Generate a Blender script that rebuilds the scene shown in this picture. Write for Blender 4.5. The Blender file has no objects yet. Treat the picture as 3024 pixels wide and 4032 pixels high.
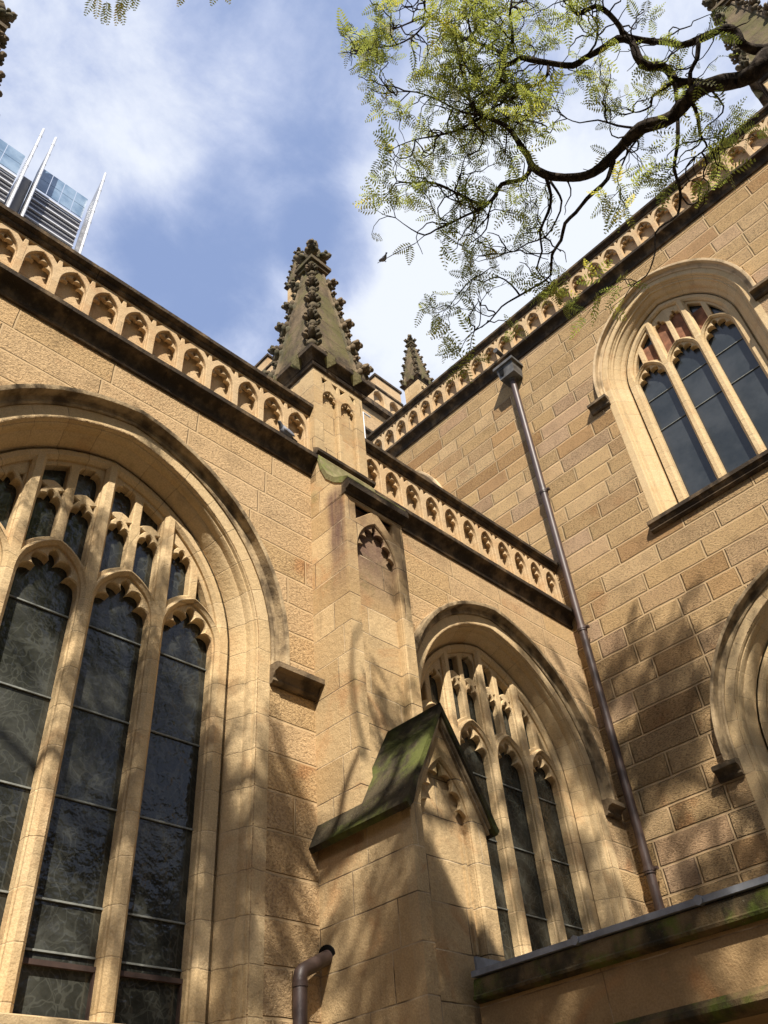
import bpy, bmesh, math, random
import numpy as np
from mathutils import Vector, Matrix, noise as mnoise
from mathutils.geometry import tessellate_polygon

random.seed(7)
rng = np.random.default_rng(11)
scene = bpy.context.scene
COL = scene.collection

# ------------------------------------------------------------------ camera, sky, sun, exposure
CAM = Vector((-11.07, -6.0, 1.6))
cam_d = bpy.data.cameras.new("camera")
cam = bpy.data.objects.new("camera", cam_d)
COL.objects.link(cam)
RIGHT = Vector((0.7190477, -0.69108095, -0.07333163))
DOWN = Vector((0.42524167, 0.52098336, -0.74009855))
FWD = Vector((0.54967256, 0.50098249, 0.6684883))
FPX = 3272.157
M = Matrix((( RIGHT.x, -DOWN.x, -FWD.x, CAM.x),
            ( RIGHT.y, -DOWN.y, -FWD.y, CAM.y),
            ( RIGHT.z, -DOWN.z, -FWD.z, CAM.z),
            (0, 0, 0, 1)))
cam.matrix_world = M
cam_d.sensor_fit = 'HORIZONTAL'
cam_d.sensor_width = 36.0
cam_d.lens = FPX / 3024 * 36
cam_d.clip_start = 0.05
cam_d.clip_end = 3000
scene.camera = cam

def ray_dir(px, py):
    return (RIGHT * (px - 1512) + DOWN * (py - 2016) + FWD * FPX).normalized()

SUN_TRAVEL = Vector((1.0, 1.1, -1.55)).normalized()
SUN_EL = math.asin(-SUN_TRAVEL.z)
SUN_AZ = math.atan2(-SUN_TRAVEL.x, -SUN_TRAVEL.y)      # measured from +Y towards +X
sun_d = bpy.data.lights.new("sun", 'SUN')
sun_d.energy = 5.0
sun_d.angle = math.radians(0.53)
sun_d.color = (1.0, 0.92, 0.815)
sun = bpy.data.objects.new("sun", sun_d)
sun.rotation_euler = SUN_TRAVEL.to_track_quat('-Z', 'Y').to_euler()
COL.objects.link(sun)

scene.view_settings.view_transform = 'Standard'
scene.view_settings.look = 'None'
scene.view_settings.exposure = 0.8
scene.view_settings.gamma = 1.0
scene.cycles.max_bounces = 6
scene.cycles.transparent_max_bounces = 8
scene.cycles.caustics_reflective = False
scene.cycles.caustics_refractive = False


class N:
    """small node builder"""
    def __init__(self, nt):
        self.nt = nt
    def new(self, t, **kw):
        n = self.nt.nodes.new(t)
        for k, v in kw.items():
            setattr(n, k, v)
        return n
    def put(self, sock, v):
        if isinstance(v, bpy.types.NodeSocket):
            self.nt.links.new(v, sock)
        elif v is not None:
            if isinstance(v, (tuple, list)) and len(v) == 3 and sock.type == 'RGBA':
                v = (*v, 1)
            sock.default_value = v
    def m(self, op, a, b=None, c=None, clamp=False):
        n = self.new('ShaderNodeMath', operation=op, use_clamp=clamp)
        for i, v in enumerate((a, b, c)):
            if v is not None:
                self.put(n.inputs[i], v)
        return n.outputs[0]
    def vm(self, op, a, b=None, scale=None):
        n = self.new('ShaderNodeVectorMath', operation=op)
        self.put(n.inputs[0], a)
        if b is not None:
            self.put(n.inputs[1], b)
        if scale is not None:
            self.put(n.inputs['Scale'], scale)
        return n.outputs['Value'] if op in ('DOT_PRODUCT', 'LENGTH', 'DISTANCE') else n.outputs[0]
    def xyz(self, x, y, z):
        n = self.new('ShaderNodeCombineXYZ')
        for i, v in enumerate((x, y, z)):
            self.put(n.inputs[i], v)
        return n.outputs[0]
    def sep(self, v):
        n = self.new('ShaderNodeSeparateXYZ')
        self.put(n.inputs[0], v)
        return n.outputs
    def noise(self, v, scale, detail=4, rough=0.55, dist=0.0):
        n = self.new('ShaderNodeTexNoise')
        self.put(n.inputs['Vector'], v)
        n.inputs['Scale'].default_value = scale
        n.inputs['Detail'].default_value = detail
        n.inputs['Roughness'].default_value = rough
        n.inputs['Distortion'].default_value = dist
        return n.outputs['Fac']
    def voro(self, v, scale, feature='F1'):
        n = self.new('ShaderNodeTexVoronoi', feature=feature)
        self.put(n.inputs['Vector'], v)
        n.inputs['Scale'].default_value = scale
        return n.outputs['Distance']
    def white(self, v):
        n = self.new('ShaderNodeTexWhiteNoise', noise_dimensions='3D')
        self.put(n.inputs['Vector'], v)
        return n.outputs['Value']
    def ramp(self, f, stops, interp='LINEAR'):
        n = self.new('ShaderNodeValToRGB')
        n.color_ramp.interpolation = interp
        el = n.color_ramp.elements
        while len(el) < len(stops):
            el.new(0.5)
        for e, (p, c) in zip(el, stops):
            e.position = p
            e.color = (*c, 1) if len(c) == 3 else c
        self.put(n.inputs[0], f)
        return n.outputs[0]
    def rng(self, f, a, b, c=0.0, d=1.0, smooth=True):
        n = self.new('ShaderNodeMapRange')
        n.interpolation_type = 'SMOOTHSTEP' if smooth else 'LINEAR'
        n.clamp = True
        for i, v in enumerate((f, a, b, c, d)):
            self.put(n.inputs[i], v)
        return n.outputs[0]
    def mix(self, a, b, f, blend='MIX'):
        n = self.new('ShaderNodeMix', data_type='RGBA', blend_type=blend)
        self.put(n.inputs[0], f)
        self.put(n.inputs[6], a)
        self.put(n.inputs[7], b)
        return n.outputs[2]


# ------------------------------------------------------------------ world: Nishita sky with a procedural cloud layer
world = bpy.data.worlds.new("World")
scene.world = world
world.use_nodes = True
wn = N(world.node_tree)
world.node_tree.nodes.clear()
w_out = wn.new('ShaderNodeOutputWorld')
w_bg = wn.new('ShaderNodeBackground')
sky = wn.new('ShaderNodeTexSky', sky_type='NISHITA')
sky.sun_disc = False
sky.sun_elevation = SUN_EL
sky.sun_rotation = SUN_AZ
sky.air_density = 1.0
sky.dust_density = 0.6
sky.ozone_density = 2.0
tc = wn.new('ShaderNodeTexCoord')
gen = tc.outputs['Generated']
gx, gy, gz = wn.sep(gen)
# clouds live on a flat layer overhead: project the direction on it
zc = wn.m('MAXIMUM', gz, 0.08)
plane = wn.xyz(wn.m('DIVIDE', gx, zc), wn.m('DIVIDE', gy, zc), 0.0)
n1 = wn.noise(plane, 2.0, 8, 0.58, 0.35)
n2 = wn.noise(wn.vm('ADD', plane, (3.1, 7.7, 0)), 6.0, 9, 0.62, 0.25)
cl = wn.m('ADD', wn.m('MULTIPLY', n1, 0.54), wn.m('MULTIPLY', n2, 0.46))

def blob(px, py, r0, r1, amt):
    d = ray_dir(px, py)
    dot = wn.vm('DOT_PRODUCT', wn.vm('NORMALIZE', gen), tuple(d))
    return wn.rng(dot, math.cos(math.radians(r1)), math.cos(math.radians(r0)), 0.0, amt)
# where the thick cloud banks and the clear gaps are that day
for args in ((1900, 1150, 2, 14, 0.24), (700, 800, 1, 8, 0.03), (600, 250, 1, 12, 0.02), (1150, 500, 1, 7, 0.05), (2300, 400, 3, 17, 0.09), (250, 500, 1, 10, 0.05),
             (760, 1020, 0.5, 6.5, -0.13), (1330, 980, 0.2, 4.5, -0.22), (1180, 330, 1, 9, -0.05), (480, 1010, 0.3, 4, -0.05), (1090, 730, 1, 6, -0.05)):
    cl = wn.m('ADD', cl, blob(*args))
cover = wn.rng(cl, 0.33, 0.70, 0.0, 1.0)
sky_col = wn.mix(sky.outputs[0], (1.0, 1.0, 1.0), 0.0)
cloud_col = wn.ramp(cover, [(0.0, (2.9, 3.85, 6.5)), (0.5, (4.8, 5.5, 7.5)), (1.0, (7.1, 7.5, 8.3))])
col = wn.mix(sky_col, cloud_col, wn.m('MULTIPLY_ADD', cover, 0.30, 0.70))
world.node_tree.links.new(col, w_bg.inputs['Color'])
w_bg.inputs['Strength'].default_value = 0.073
world.node_tree.links.new(w_bg.outputs[0], w_out.inputs['Surface'])


# ------------------------------------------------------------------ materials
def mat(name):
    m = bpy.data.materials.new(name)
    m.use_nodes = True
    nt = m.node_tree
    nt.nodes.clear()
    n = N(nt)
    out = n.new('ShaderNodeOutputMaterial')
    b = n.new('ShaderNodeBsdfPrincipled')
    nt.links.new(b.outputs[0], out.inputs[0])
    n.b, n.out, n.mat = b, out, m
    return n

def coords(n):
    t = n.new('ShaderNodeTexCoord')
    return t.outputs['Object'], t.outputs['Normal']

def bump(n, h, dist, strength=1.0, prev=None):
    b = n.new('ShaderNodeBump')
    b.inputs['Distance'].default_value = dist
    b.inputs['Strength'].default_value = strength
    n.put(b.inputs['Height'], h)
    if prev is not None:
        n.put(b.inputs['Normal'], prev)
    return b.outputs[0]

def ashlar(n, co, nor, h, L, z0, seed, vary=0.5, warp=0.004):
    """coursed masonry: returns per-block random, second random, metres to nearest joint, row height coordinate"""
    x, y, z = n.sep(co)
    nx = n.sep(nor)[0]
    side = n.m('GREATER_THAN', n.m('ABSOLUTE', nx), 0.7)
    u = n.m('ADD', n.m('MULTIPLY', x, n.m('SUBTRACT', 1.0, side)), n.m('MULTIPLY', n.m('ADD', y, 0.23), side))
    wob = n.m('MULTIPLY', n.m('SUBTRACT', n.noise(co, 2.3, 3), 0.5), warp * 4)
    u = n.m('ADD', u, wob)
    v = n.m('DIVIDE', n.m('SUBTRACT', n.m('ADD', z, wob), z0), h)
    row = n.m('FLOOR', v)
    r1 = n.white(n.xyz(row, seed, 0.5))
    r2 = n.white(n.xyz(row, seed + 3.3, 1.5))
    len_ = n.m('MULTIPLY', L, n.m('ADD', 1.0 - vary * 0.5, n.m('MULTIPLY', r1, vary)))
    uu = n.m('ADD', n.m('DIVIDE', u, len_), n.m('MULTIPLY', r2, 11.0))
    cell = n.m('FLOOR', uu)
    fu = n.m('SUBTRACT', uu, cell)
    fv = n.m('SUBTRACT', v, row)
    du = n.m('MULTIPLY', n.m('MINIMUM', fu, n.m('SUBTRACT', 1.0, fu)), len_)
    dv = n.m('MULTIPLY', n.m('MINIMUM', fv, n.m('SUBTRACT', 1.0, fv)), h)
    edge = n.m('MINIMUM', du, dv)
    rand = n.white(n.xyz(cell, row, seed))
    rand2 = n.white(n.xyz(cell, row, seed + 9.1))
    return rand, rand2, edge, row

def streaks(n, co, scale=3.0, zs=0.12):
    x, y, z = n.sep(co)
    return n.noise(n.xyz(x, y, n.m('MULTIPLY', z, zs)), scale, 4, 0.6)

MAT = {}

def rock_material(name, h, L, z0, seed, ramp, mortar, mw, depth, hstretch, vary, rough_amt, jd=0.004, psc=21, pdark=0.62, marg=0.03):
    n = mat(name)
    co, nor = coords(n)
    ra, rb, edge, row = ashlar(n, co, nor, h, L, z0, seed, vary, 0.008)
    base = n.ramp(ra, ramp)
    blot = n.noise(co, 2.2, 5, 0.6)
    base = n.mix(base, n.ramp(ra, [(p, tuple(c_ * 0.62 for c_ in c)) for p, c in ramp]), n.rng(blot, 0.48, 0.72, 0, 0.55))
    rust = n.m('MULTIPLY', n.rng(n.noise(n.vm('ADD', co, (5, 2, 8)), 1.7, 3), 0.58, 0.74), n.rng(rb, 0.35, 0.8))
    base = n.mix(base, (0.36, 0.155, 0.055), n.m('MULTIPLY', rust, 0.55))
    x, y, z = n.sep(co)
    pv = n.xyz(x, y, n.m('MULTIPLY', z, hstretch))
    pit = n.noise(pv, psc, 4, 0.65, 0.5)
    pit2 = n.noise(pv, 75, 2, 0.5)
    tool = n.m('ADD', n.m('MULTIPLY', pit, 0.75), n.m('MULTIPLY', pit2, 0.25))
    amt = n.m('MULTIPLY', n.rng(edge, mw + 0.002, mw + marg), n.m('ADD', 1.0 - rough_amt, n.m('MULTIPLY', rb, rough_amt)))
    pit_tone = n.rng(pit, 0.38, 0.56)
    base = n.mix(n.mix(base, (0.10, 0.06, 0.03), pdark), base, n.m('ADD', pit_tone, n.m('SUBTRACT', 1.0, amt), clamp=True))  # pits darkened in the colour: stone tone plus painted occlusion
    joint = n.rng(edge, mw * 0.75, mw * 1.25, 1.0, 0.0)
    mcol = n.mix(mortar, tuple(c * 0.7 for c in mortar), n.noise(co, 9, 3))
    base = n.mix(base, mcol, joint)
    # dark hairline on the lower arris
    crack = n.m('MULTIPLY', n.rng(n.noise(co, 3.1, 3), 0.45, 0.6), n.rng(edge, 0.0, 0.004, 1.0, 0.0))
    base = n.mix(base, (0.06, 0.04, 0.03), n.m('MULTIPLY', crack, 0.18))
    n.put(n.b.inputs['Base Color'], base)
    n.b.inputs['Roughness'].default_value = 0.95
    n.b.inputs['Specular IOR Level'].default_value = 0.15
    hgt = n.m('MULTIPLY', tool, amt)
    b1 = bump(n, hgt, depth)
    b2 = bump(n, n.rng(edge, mw * 0.6, mw + marg), jd, 0.7, b1)
    n.put(n.b.inputs['Normal'], b2)
    MAT[name] = n.mat

rock_material('rock_aisle', 0.3735, 1.15, 3.467, 2.0,
              [(0.0, (0.53, 0.37, 0.20)), (0.35, (0.50, 0.345, 0.185)), (0.6, (0.56, 0.395, 0.22)), (0.85, (0.52, 0.35, 0.175)), (1.0, (0.48, 0.335, 0.17))],
              (0.55, 0.40, 0.225), 0.006, 0.035, 1.0, 0.25, 0.25, 0.002, 32, 0.45, 0.012)
rock_material('rock_transept', 0.368, 0.92, 3.49, 5.0,
              [(0.0, (0.58, 0.40, 0.205)), (0.22, (0.53, 0.355, 0.17)), (0.42, (0.60, 0.42, 0.225)), (0.58, (0.56, 0.37, 0.18)), (0.70, (0.46, 0.28, 0.125)),
               (0.76, (0.57, 0.39, 0.21)), (0.86, (0.54, 0.37, 0.225)), (0.93, (0.41, 0.245, 0.11)), (1.0, (0.56, 0.39, 0.21))],
              (0.50, 0.36, 0.20), 0.010, 0.11, 2.3, 0.9, 0.45, 0.003, 26, 0.70, 0.02)

def smooth_material(name, base_a, base_b, h, L, z0, seed, joint_dark=0.75, jw=0.004, stain=0.5, moss=0.0, polar=False, bumpd=0.004):
    n = mat(name)
    co, nor = coords(n)
    if polar:
        x, y, z = n.sep(co)
        ang = n.m('ARCTAN2', z, n.m('ABSOLUTE', x))
        up = n.m('GREATER_THAN', z, 0.0)
        wob = n.m('MULTIPLY', n.m('SUBTRACT', n.noise(co, 6, 3), 0.5), 0.035)
        ca = n.m('DIVIDE', n.m('ADD', ang, n.m('DIVIDE', wob, 2.0)), 0.2)
        cz = n.m('DIVIDE', n.m('ADD', z, wob), h)
        c = n.m('ADD', n.m('MULTIPLY', ca, up), n.m('MULTIPLY', cz, n.m('SUBTRACT', 1.0, up)))
        cell = n.m('FLOOR', c)
        f = n.m('SUBTRACT', c, cell)
        edge = n.m('MULTIPLY', n.m('MINIMUM', f, n.m('SUBTRACT', 1.0, f)), 0.34)
        ra = n.white(n.xyz(cell, n.m('SIGN', x), seed))
        rb = n.white(n.xyz(cell, n.m('SIGN', x), seed + 4))
    else:
        ra, rb, edge, row = ashlar(n, co, nor, h, L, z0, seed, 0.35, 0.004)
    base = n.mix(base_a, base_b, ra)
    base = n.mix(base, tuple(c * 0.66 for c in base_a), n.rng(n.noise(co, 1.6, 5, 0.6), 0.45, 0.75, 0, stain))
    # iron bleeding and black water streaks, both with a shape of their own
    iron = n.rng(n.noise(n.vm('ADD', co, (9, 4, 1)), 1.7, 4, 0.6, 0.8), 0.53, 0.72)
    base = n.mix(base, (0.42, 0.20, 0.075), n.m('MULTIPLY', iron, 0.5 * stain + 0.1))
    st = n.rng(streaks(n, co, 4.5, 0.16), 0.56, 0.75)
    base = n.mix(base, (0.12, 0.085, 0.05), n.m('MULTIPLY', st, stain * 0.55))
    if moss:
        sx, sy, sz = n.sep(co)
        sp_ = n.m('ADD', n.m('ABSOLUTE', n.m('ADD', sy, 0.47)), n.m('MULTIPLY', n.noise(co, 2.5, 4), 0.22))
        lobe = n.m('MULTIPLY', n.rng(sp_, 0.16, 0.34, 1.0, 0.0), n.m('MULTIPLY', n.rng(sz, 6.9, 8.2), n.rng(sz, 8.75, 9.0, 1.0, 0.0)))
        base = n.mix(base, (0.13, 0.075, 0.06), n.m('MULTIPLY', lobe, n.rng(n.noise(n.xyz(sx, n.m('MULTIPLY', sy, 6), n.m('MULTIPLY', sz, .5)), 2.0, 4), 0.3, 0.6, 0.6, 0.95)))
        mo = n.rng(n.noise(n.vm('ADD', co, (1, 7, 3)), 1.3, 5, 0.65), 0.60, 0.75)
        base = n.mix(base, (0.10, 0.11, 0.025), n.m('MULTIPLY', mo, moss))
    grain = n.noise(co, 60, 3, 0.6)
    base = n.mix(base, n.mix(base, (0.1, 0.06, 0.03), 0.22), n.rng(grain, 0.35, 0.65, 1.0, 0.0))
    joint = n.rng(edge, jw * 0.6, jw * 1.5, 1.0, 0.0)
    jvar = n.rng(n.noise(co, 1.9, 3), 0.35, 0.6)
    base = n.mix(base, n.mix((0.60, 0.47, 0.30), (0.045, 0.03, 0.02), jvar), n.m('MULTIPLY', joint, joint_dark))
    n.put(n.b.inputs['Base Color'], base)
    n.b.inputs['Roughness'].default_value = 0.9
    n.b.inputs['Specular IOR Level'].default_value = 0.2
    b1 = bump(n, n.m('ADD', n.noise(co, 14, 5, 0.65), n.m('MULTIPLY', grain, 0.3)), bumpd * 3)
    b2 = bump(n, n.rng(edge, 0, jw * 2), 0.004, 0.7, b1)
    n.put(n.b.inputs['Normal'], b2)
    MAT[name] = n.mat

smooth_material('ashlar', (0.58, 0.425, 0.23), (0.43, 0.295, 0.145), 0.3735, 0.85, 3.44, 3.0, 0.85, 0.005, 0.75, 0.35)
smooth_material('dressed', (0.63, 0.475, 0.27), (0.57, 0.415, 0.22), 0.3735, 0.9, 0.0, 6.0, 0.42, 0.004, 0.45, 0.0, True)
smooth_material('panel', (0.57, 0.42, 0.245), (0.53, 0.37, 0.20), 0.9, 0.8470, 9.3, 8.0, 0.4, 0.003, 0.45)
smooth_material('annex_stone', (0.36, 0.24, 0.115), (0.30, 0.195, 0.09), 0.72, 1.35, 2.3, 4.0, 0.5, 0.004, 0.9, 0.35)

def weathered(name, dark, light, lo, hi, green=None, gamt=0.0, scale=3.0):
    n = mat(name)
    co, nor = coords(n)
    f = n.rng(n.m('ADD', n.m('MULTIPLY', n.noise(co, scale, 6, 0.65), 0.6), n.m('MULTIPLY', streaks(n, co, 5, 0.3), 0.4)), lo, hi)
    base = n.mix(dark, light, f)
    if green:
        g = n.rng(n.noise(n.vm('ADD', co, (4, 1, 6)), 2.0, 6, 0.7), 0.44, 0.62)
        base = n.mix(base, green, n.m('MULTIPLY', g, gamt))
    sp = n.noise(co, 45, 3, 0.7)
    base = n.mix(base, (0.30, 0.28, 0.2), n.m('MULTIPLY', n.rng(sp, 0.64, 0.74), 0.35))
    n.put(n.b.inputs['Base Color'], base)
    n.b.inputs['Roughness'].default_value = 0.95
    n.b.inputs['Specular IOR Level'].default_value = 0.15
    n.put(n.b.inputs['Normal'], bump(n, n.m('ADD', n.noise(co, 18, 5, 0.7), n.m('MULTIPLY', sp, 0.4)), 0.014))
    MAT[name] = n.mat

weathered('dark_stone', (0.040, 0.030, 0.021), (0.20, 0.14, 0.08), 0.44, 0.70)
weathered('stop_stone_shaded', (0.055, 0.042, 0.028), (0.22, 0.16, 0.095), 0.40, 0.66)  # darker than the hood: stain, and shade put into the colour
weathered('hood_stone', (0.11, 0.08, 0.048), (0.46, 0.345, 0.20), 0.38, 0.62)
weathered('hood_pale', (0.26, 0.19, 0.11), (0.56, 0.42, 0.25), 0.34, 0.54)
weathered('spire_stone', (0.055, 0.043, 0.028), (0.19, 0.14, 0.085), 0.36, 0.64, (0.12, 0.11, 0.042), 0.75, 1.6)
weathered('crocket_stone', (0.055, 0.045, 0.032), (0.21, 0.155, 0.095), 0.36, 0.66, (0.10, 0.11, 0.06), 0.4, 4.0)
weathered('moss_stone', (0.030, 0.025, 0.016), (0.075, 0.06, 0.035), 0.40, 0.62, (0.10, 0.115, 0.026), 0.75, 5.0)
weathered('mossy_roll', (0.13, 0.115, 0.05), (0.27, 0.23, 0.12), 0.40, 0.62, (0.14, 0.17, 0.04), 0.8, 2.0)
weathered('fascia_stone', (0.030, 0.025, 0.015), (0.17, 0.115, 0.055), 0.40, 0.66, (0.085, 0.12, 0.015), 0.7, 2.6)

def simple(name, colr, rough=0.6, metal=0.0, spec=0.5, var=0.15, scale=8.0, bumpd=0.0):
    n = mat(name)
    co, nor = coords(n)
    f = n.noise(co, scale, 5, 0.6)
    n.put(n.b.inputs['Base Color'], n.mix(tuple(c * (1 - var) for c in colr), tuple(min(1, c * (1 + var)) for c in colr), n.rng(f, 0.3, 0.7)))
    n.b.inputs['Roughness'].default_value = rough
    n.b.inputs['Metallic'].default_value = metal
    n.b.inputs['Specular IOR Level'].default_value = spec
    if bumpd:
        n.put(n.b.inputs['Normal'], bump(n, f, bumpd))
    MAT[name] = n.mat

simple('lead', (0.22, 0.235, 0.255), 0.5, 0.0, 0.5, 0.3, 5, 0.004)
simple('lead_cap', (0.30, 0.33, 0.33), 0.6, 0.0, 0.4, 0.35, 9, 0.004)
simple('hopper_metal', (0.085, 0.082, 0.075), 0.55, 0.0, 0.5, 0.4, 7, 0.004)
simple('pipe_paint', (0.060, 0.038, 0.031), 0.48, 0.0, 0.45, 0.25, 6)
simple('bar_metal', (0.20, 0.21, 0.19), 0.6, 0.0, 0.4, 0.3, 9)
simple('frame_brown', (0.045, 0.028, 0.022), 0.6, 0.0, 0.4, 0.3, 9)
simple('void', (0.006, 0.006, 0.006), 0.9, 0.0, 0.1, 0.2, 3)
simple('paving', (0.085, 0.068, 0.048), 0.85, 0.0, 0.3, 0.3, 1.2)
simple('city_stone', (0.16, 0.125, 0.09), 0.8, 0.0, 0.3, 0.35, 0.15)
simple('white_metal', (0.58, 0.59, 0.60), 0.35, 0.0, 0.5, 0.06, 0.4)
simple('grey_metal', (0.26, 0.27, 0.29), 0.4, 0.0, 0.5, 0.12, 0.3)
simple('louvre_dark', (0.050, 0.050, 0.062), 0.35, 0.0, 0.5, 0.4, 0.25)
simple('orange_panel', (0.21, 0.095, 0.05), 0.8, 0.0, 0.2, 0.35, 6)
simple('bird_grey', (0.22, 0.23, 0.26), 0.7, 0.0, 0.3, 0.2, 30)
simple('bird_dark', (0.035, 0.037, 0.043), 0.6, 0.0, 0.3, 0.3, 30)
simple('rod_white', (0.72, 0.74, 0.76), 0.4, 0.0, 0.5, 0.05, 3)

# leaded glass: pale cames wander over dark glass
n = mat('leaded_glass')
co, nor = coords(n)
x, y, z = n.sep(co)
wv = n.new('ShaderNodeTexNoise'); n.put(wv.inputs['Vector'], co); wv.inputs['Scale'].default_value = 5.0
dv = n.vm('ADD', n.xyz(x, 0.0, n.m('MULTIPLY', z, 0.7)), n.vm('SCALE', wv.outputs['Color'], scale=0.12))
vo = n.voro(dv, 6.5, 'DISTANCE_TO_EDGE')
vo2 = n.voro(n.vm('ADD', dv, (3, 0, 8)), 12.0, 'DISTANCE_TO_EDGE')
few = n.rng(n.noise(n.xyz(x, 0.0, z), 1.6, 2), 0.45, 0.55)
flat = n.xyz(x, 0.0, z)
def contour(sc, off, w_, lv=0.5):
    q = n.noise(n.vm('ADD', flat, (off, 0, off * .7)), sc, 2, 0.45, 0.6)
    return n.rng(n.m('ABSOLUTE', n.m('SUBTRACT', q, lv)), w_ * .5, w_ * 1.3, 1.0, 0.0)
cell_ = n.m('DIVIDE', n.m('ADD', x, 1.466), 0.768)
fx = n.m('MULTIPLY', n.m('SUBTRACT', cell_, n.m('FLOOR', cell_)), 0.768)
wobx = n.m('ADD', fx, n.m('MULTIPLY', n.m('SUBTRACT', n.noise(flat, 4, 2), .5), .02))
brd = n.m('MAXIMUM', n.rng(n.m('ABSOLUTE', n.m('SUBTRACT', wobx, 0.065)), .003, .009, 1.0, 0.0), n.rng(n.m('ABSOLUTE', n.m('SUBTRACT', wobx, 0.563)), .003, .009, 1.0, 0.0))
rung = n.m('FRACT', n.m('DIVIDE', n.m('ADD', z, wobx), 0.115))
inb = n.m('GREATER_THAN', n.m('ABSOLUTE', n.m('SUBTRACT', wobx, 0.314)), 0.249)
rungs = n.m('MULTIPLY', n.rng(n.m('ABSOLUTE', n.m('SUBTRACT', rung, 0.5)), .03, .08, 1.0, 0.0), inb)
fig = n.m('MAXIMUM', contour(3.2, 3.0, .012), n.m('MAXIMUM', contour(4.6, 8.0, .016, .46), contour(2.2, 14.0, .008, .55)))
fig = n.m('MAXIMUM', fig, n.m('MULTIPLY', n.rng(vo, 0.008, 0.026, 1.0, 0.0), n.m('MULTIPLY', few, .8)))
line = n.m('MAXIMUM', n.m('MULTIPLY', fig, n.m('SUBTRACT', 1.0, inb)), n.m('MAXIMUM', brd, n.m('MULTIPLY', rungs, .8)))
dirt = n.rng(n.noise(co, 1.4, 6, 0.7), 0.35, 0.75)
g = n.mix((0.020, 0.021, 0.017), (0.060, 0.061, 0.050), dirt)
g = n.mix(g, (0.12, 0.125, 0.105), n.m('MULTIPLY', line, 0.26))
n.put(n.b.inputs['Base Color'], g)
n.put(n.b.inputs['Roughness'], n.rng(dirt, 0, 1, 0.08, 0.30))
n.b.inputs['Specular IOR Level'].default_value = 0.38
n.put(n.b.inputs['Normal'], bump(n, n.noise(co, 7, 3), 0.012))
MAT['leaded_glass'] = n.mat

n = mat('plain_glass')
co, nor = coords(n)
n.put(n.b.inputs['Base Color'], n.mix((0.016, 0.021, 0.024), (0.040, 0.046, 0.050), n.rng(n.noise(co, 1.3, 5, 0.65), 0.35, 0.7)))
n.b.inputs['Roughness'].default_value = 0.22
n.b.inputs['Specular IOR Level'].default_value = 0.5
n.put(n.b.inputs['Normal'], bump(n, n.noise(co, 4, 2), 0.004))
MAT['plain_glass'] = n.mat

n = mat('tower_glass')
co, nor = coords(n)
n.put(n.b.inputs['Base Color'], n.mix((0.10, 0.17, 0.26), (0.24, 0.33, 0.43), n.rng(n.noise(co, 0.25, 4), 0.35, 0.65)))
n.b.inputs['Roughness'].default_value = 0.12
n.b.inputs['Specular IOR Level'].default_value = 0.8
MAT['tower_glass'] = n.mat

n = mat('bark')
co, nor = coords(n)
f = n.noise(co, 14, 6, 0.7, 0.5)
n.put(n.b.inputs['Base Color'], n.mix((0.020, 0.015, 0.012), (0.095, 0.075, 0.058), n.rng(f, 0.4, 0.75)))
n.b.inputs['Roughness'].default_value = 0.95
n.b.inputs['Specular IOR Level'].default_value = 0.1
n.put(n.b.inputs['Normal'], bump(n, f, 0.03))
MAT['bark'] = n.mat

n = mat('leaf')
at = n.new('ShaderNodeAttribute', attribute_name='tint')
lc = n.ramp(at.outputs['Fac'], [(0.0, (0.055, 0.08, 0.022)), (0.4, (0.095, 0.12, 0.026)), (0.68, (0.17, 0.175, 0.034)), (0.9, (0.38, 0.30, 0.04)), (1.0, (0.40, 0.24, 0.04))])
n.put(n.b.inputs['Base Color'], lc)
n.b.inputs['Roughness'].default_value = 0.5
n.b.inputs['Specular IOR Level'].default_value = 0.35
tr = n.new('ShaderNodeBsdfTranslucent')
n.put(tr.inputs['Color'], n.mix(n.vm('SCALE', lc, scale=2.3), (0.60, 0.58, 0.10), 0.25))
ms = n.new('ShaderNodeMixShader')
ms.inputs[0].default_value = 0.62
n.nt.links.new(n.b.outputs[0], ms.inputs[1])
n.nt.links.new(tr.outputs[0], ms.inputs[2])
n.nt.links.new(ms.outputs[0], n.out.inputs[0])
MAT['leaf'] = n.mat


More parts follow.
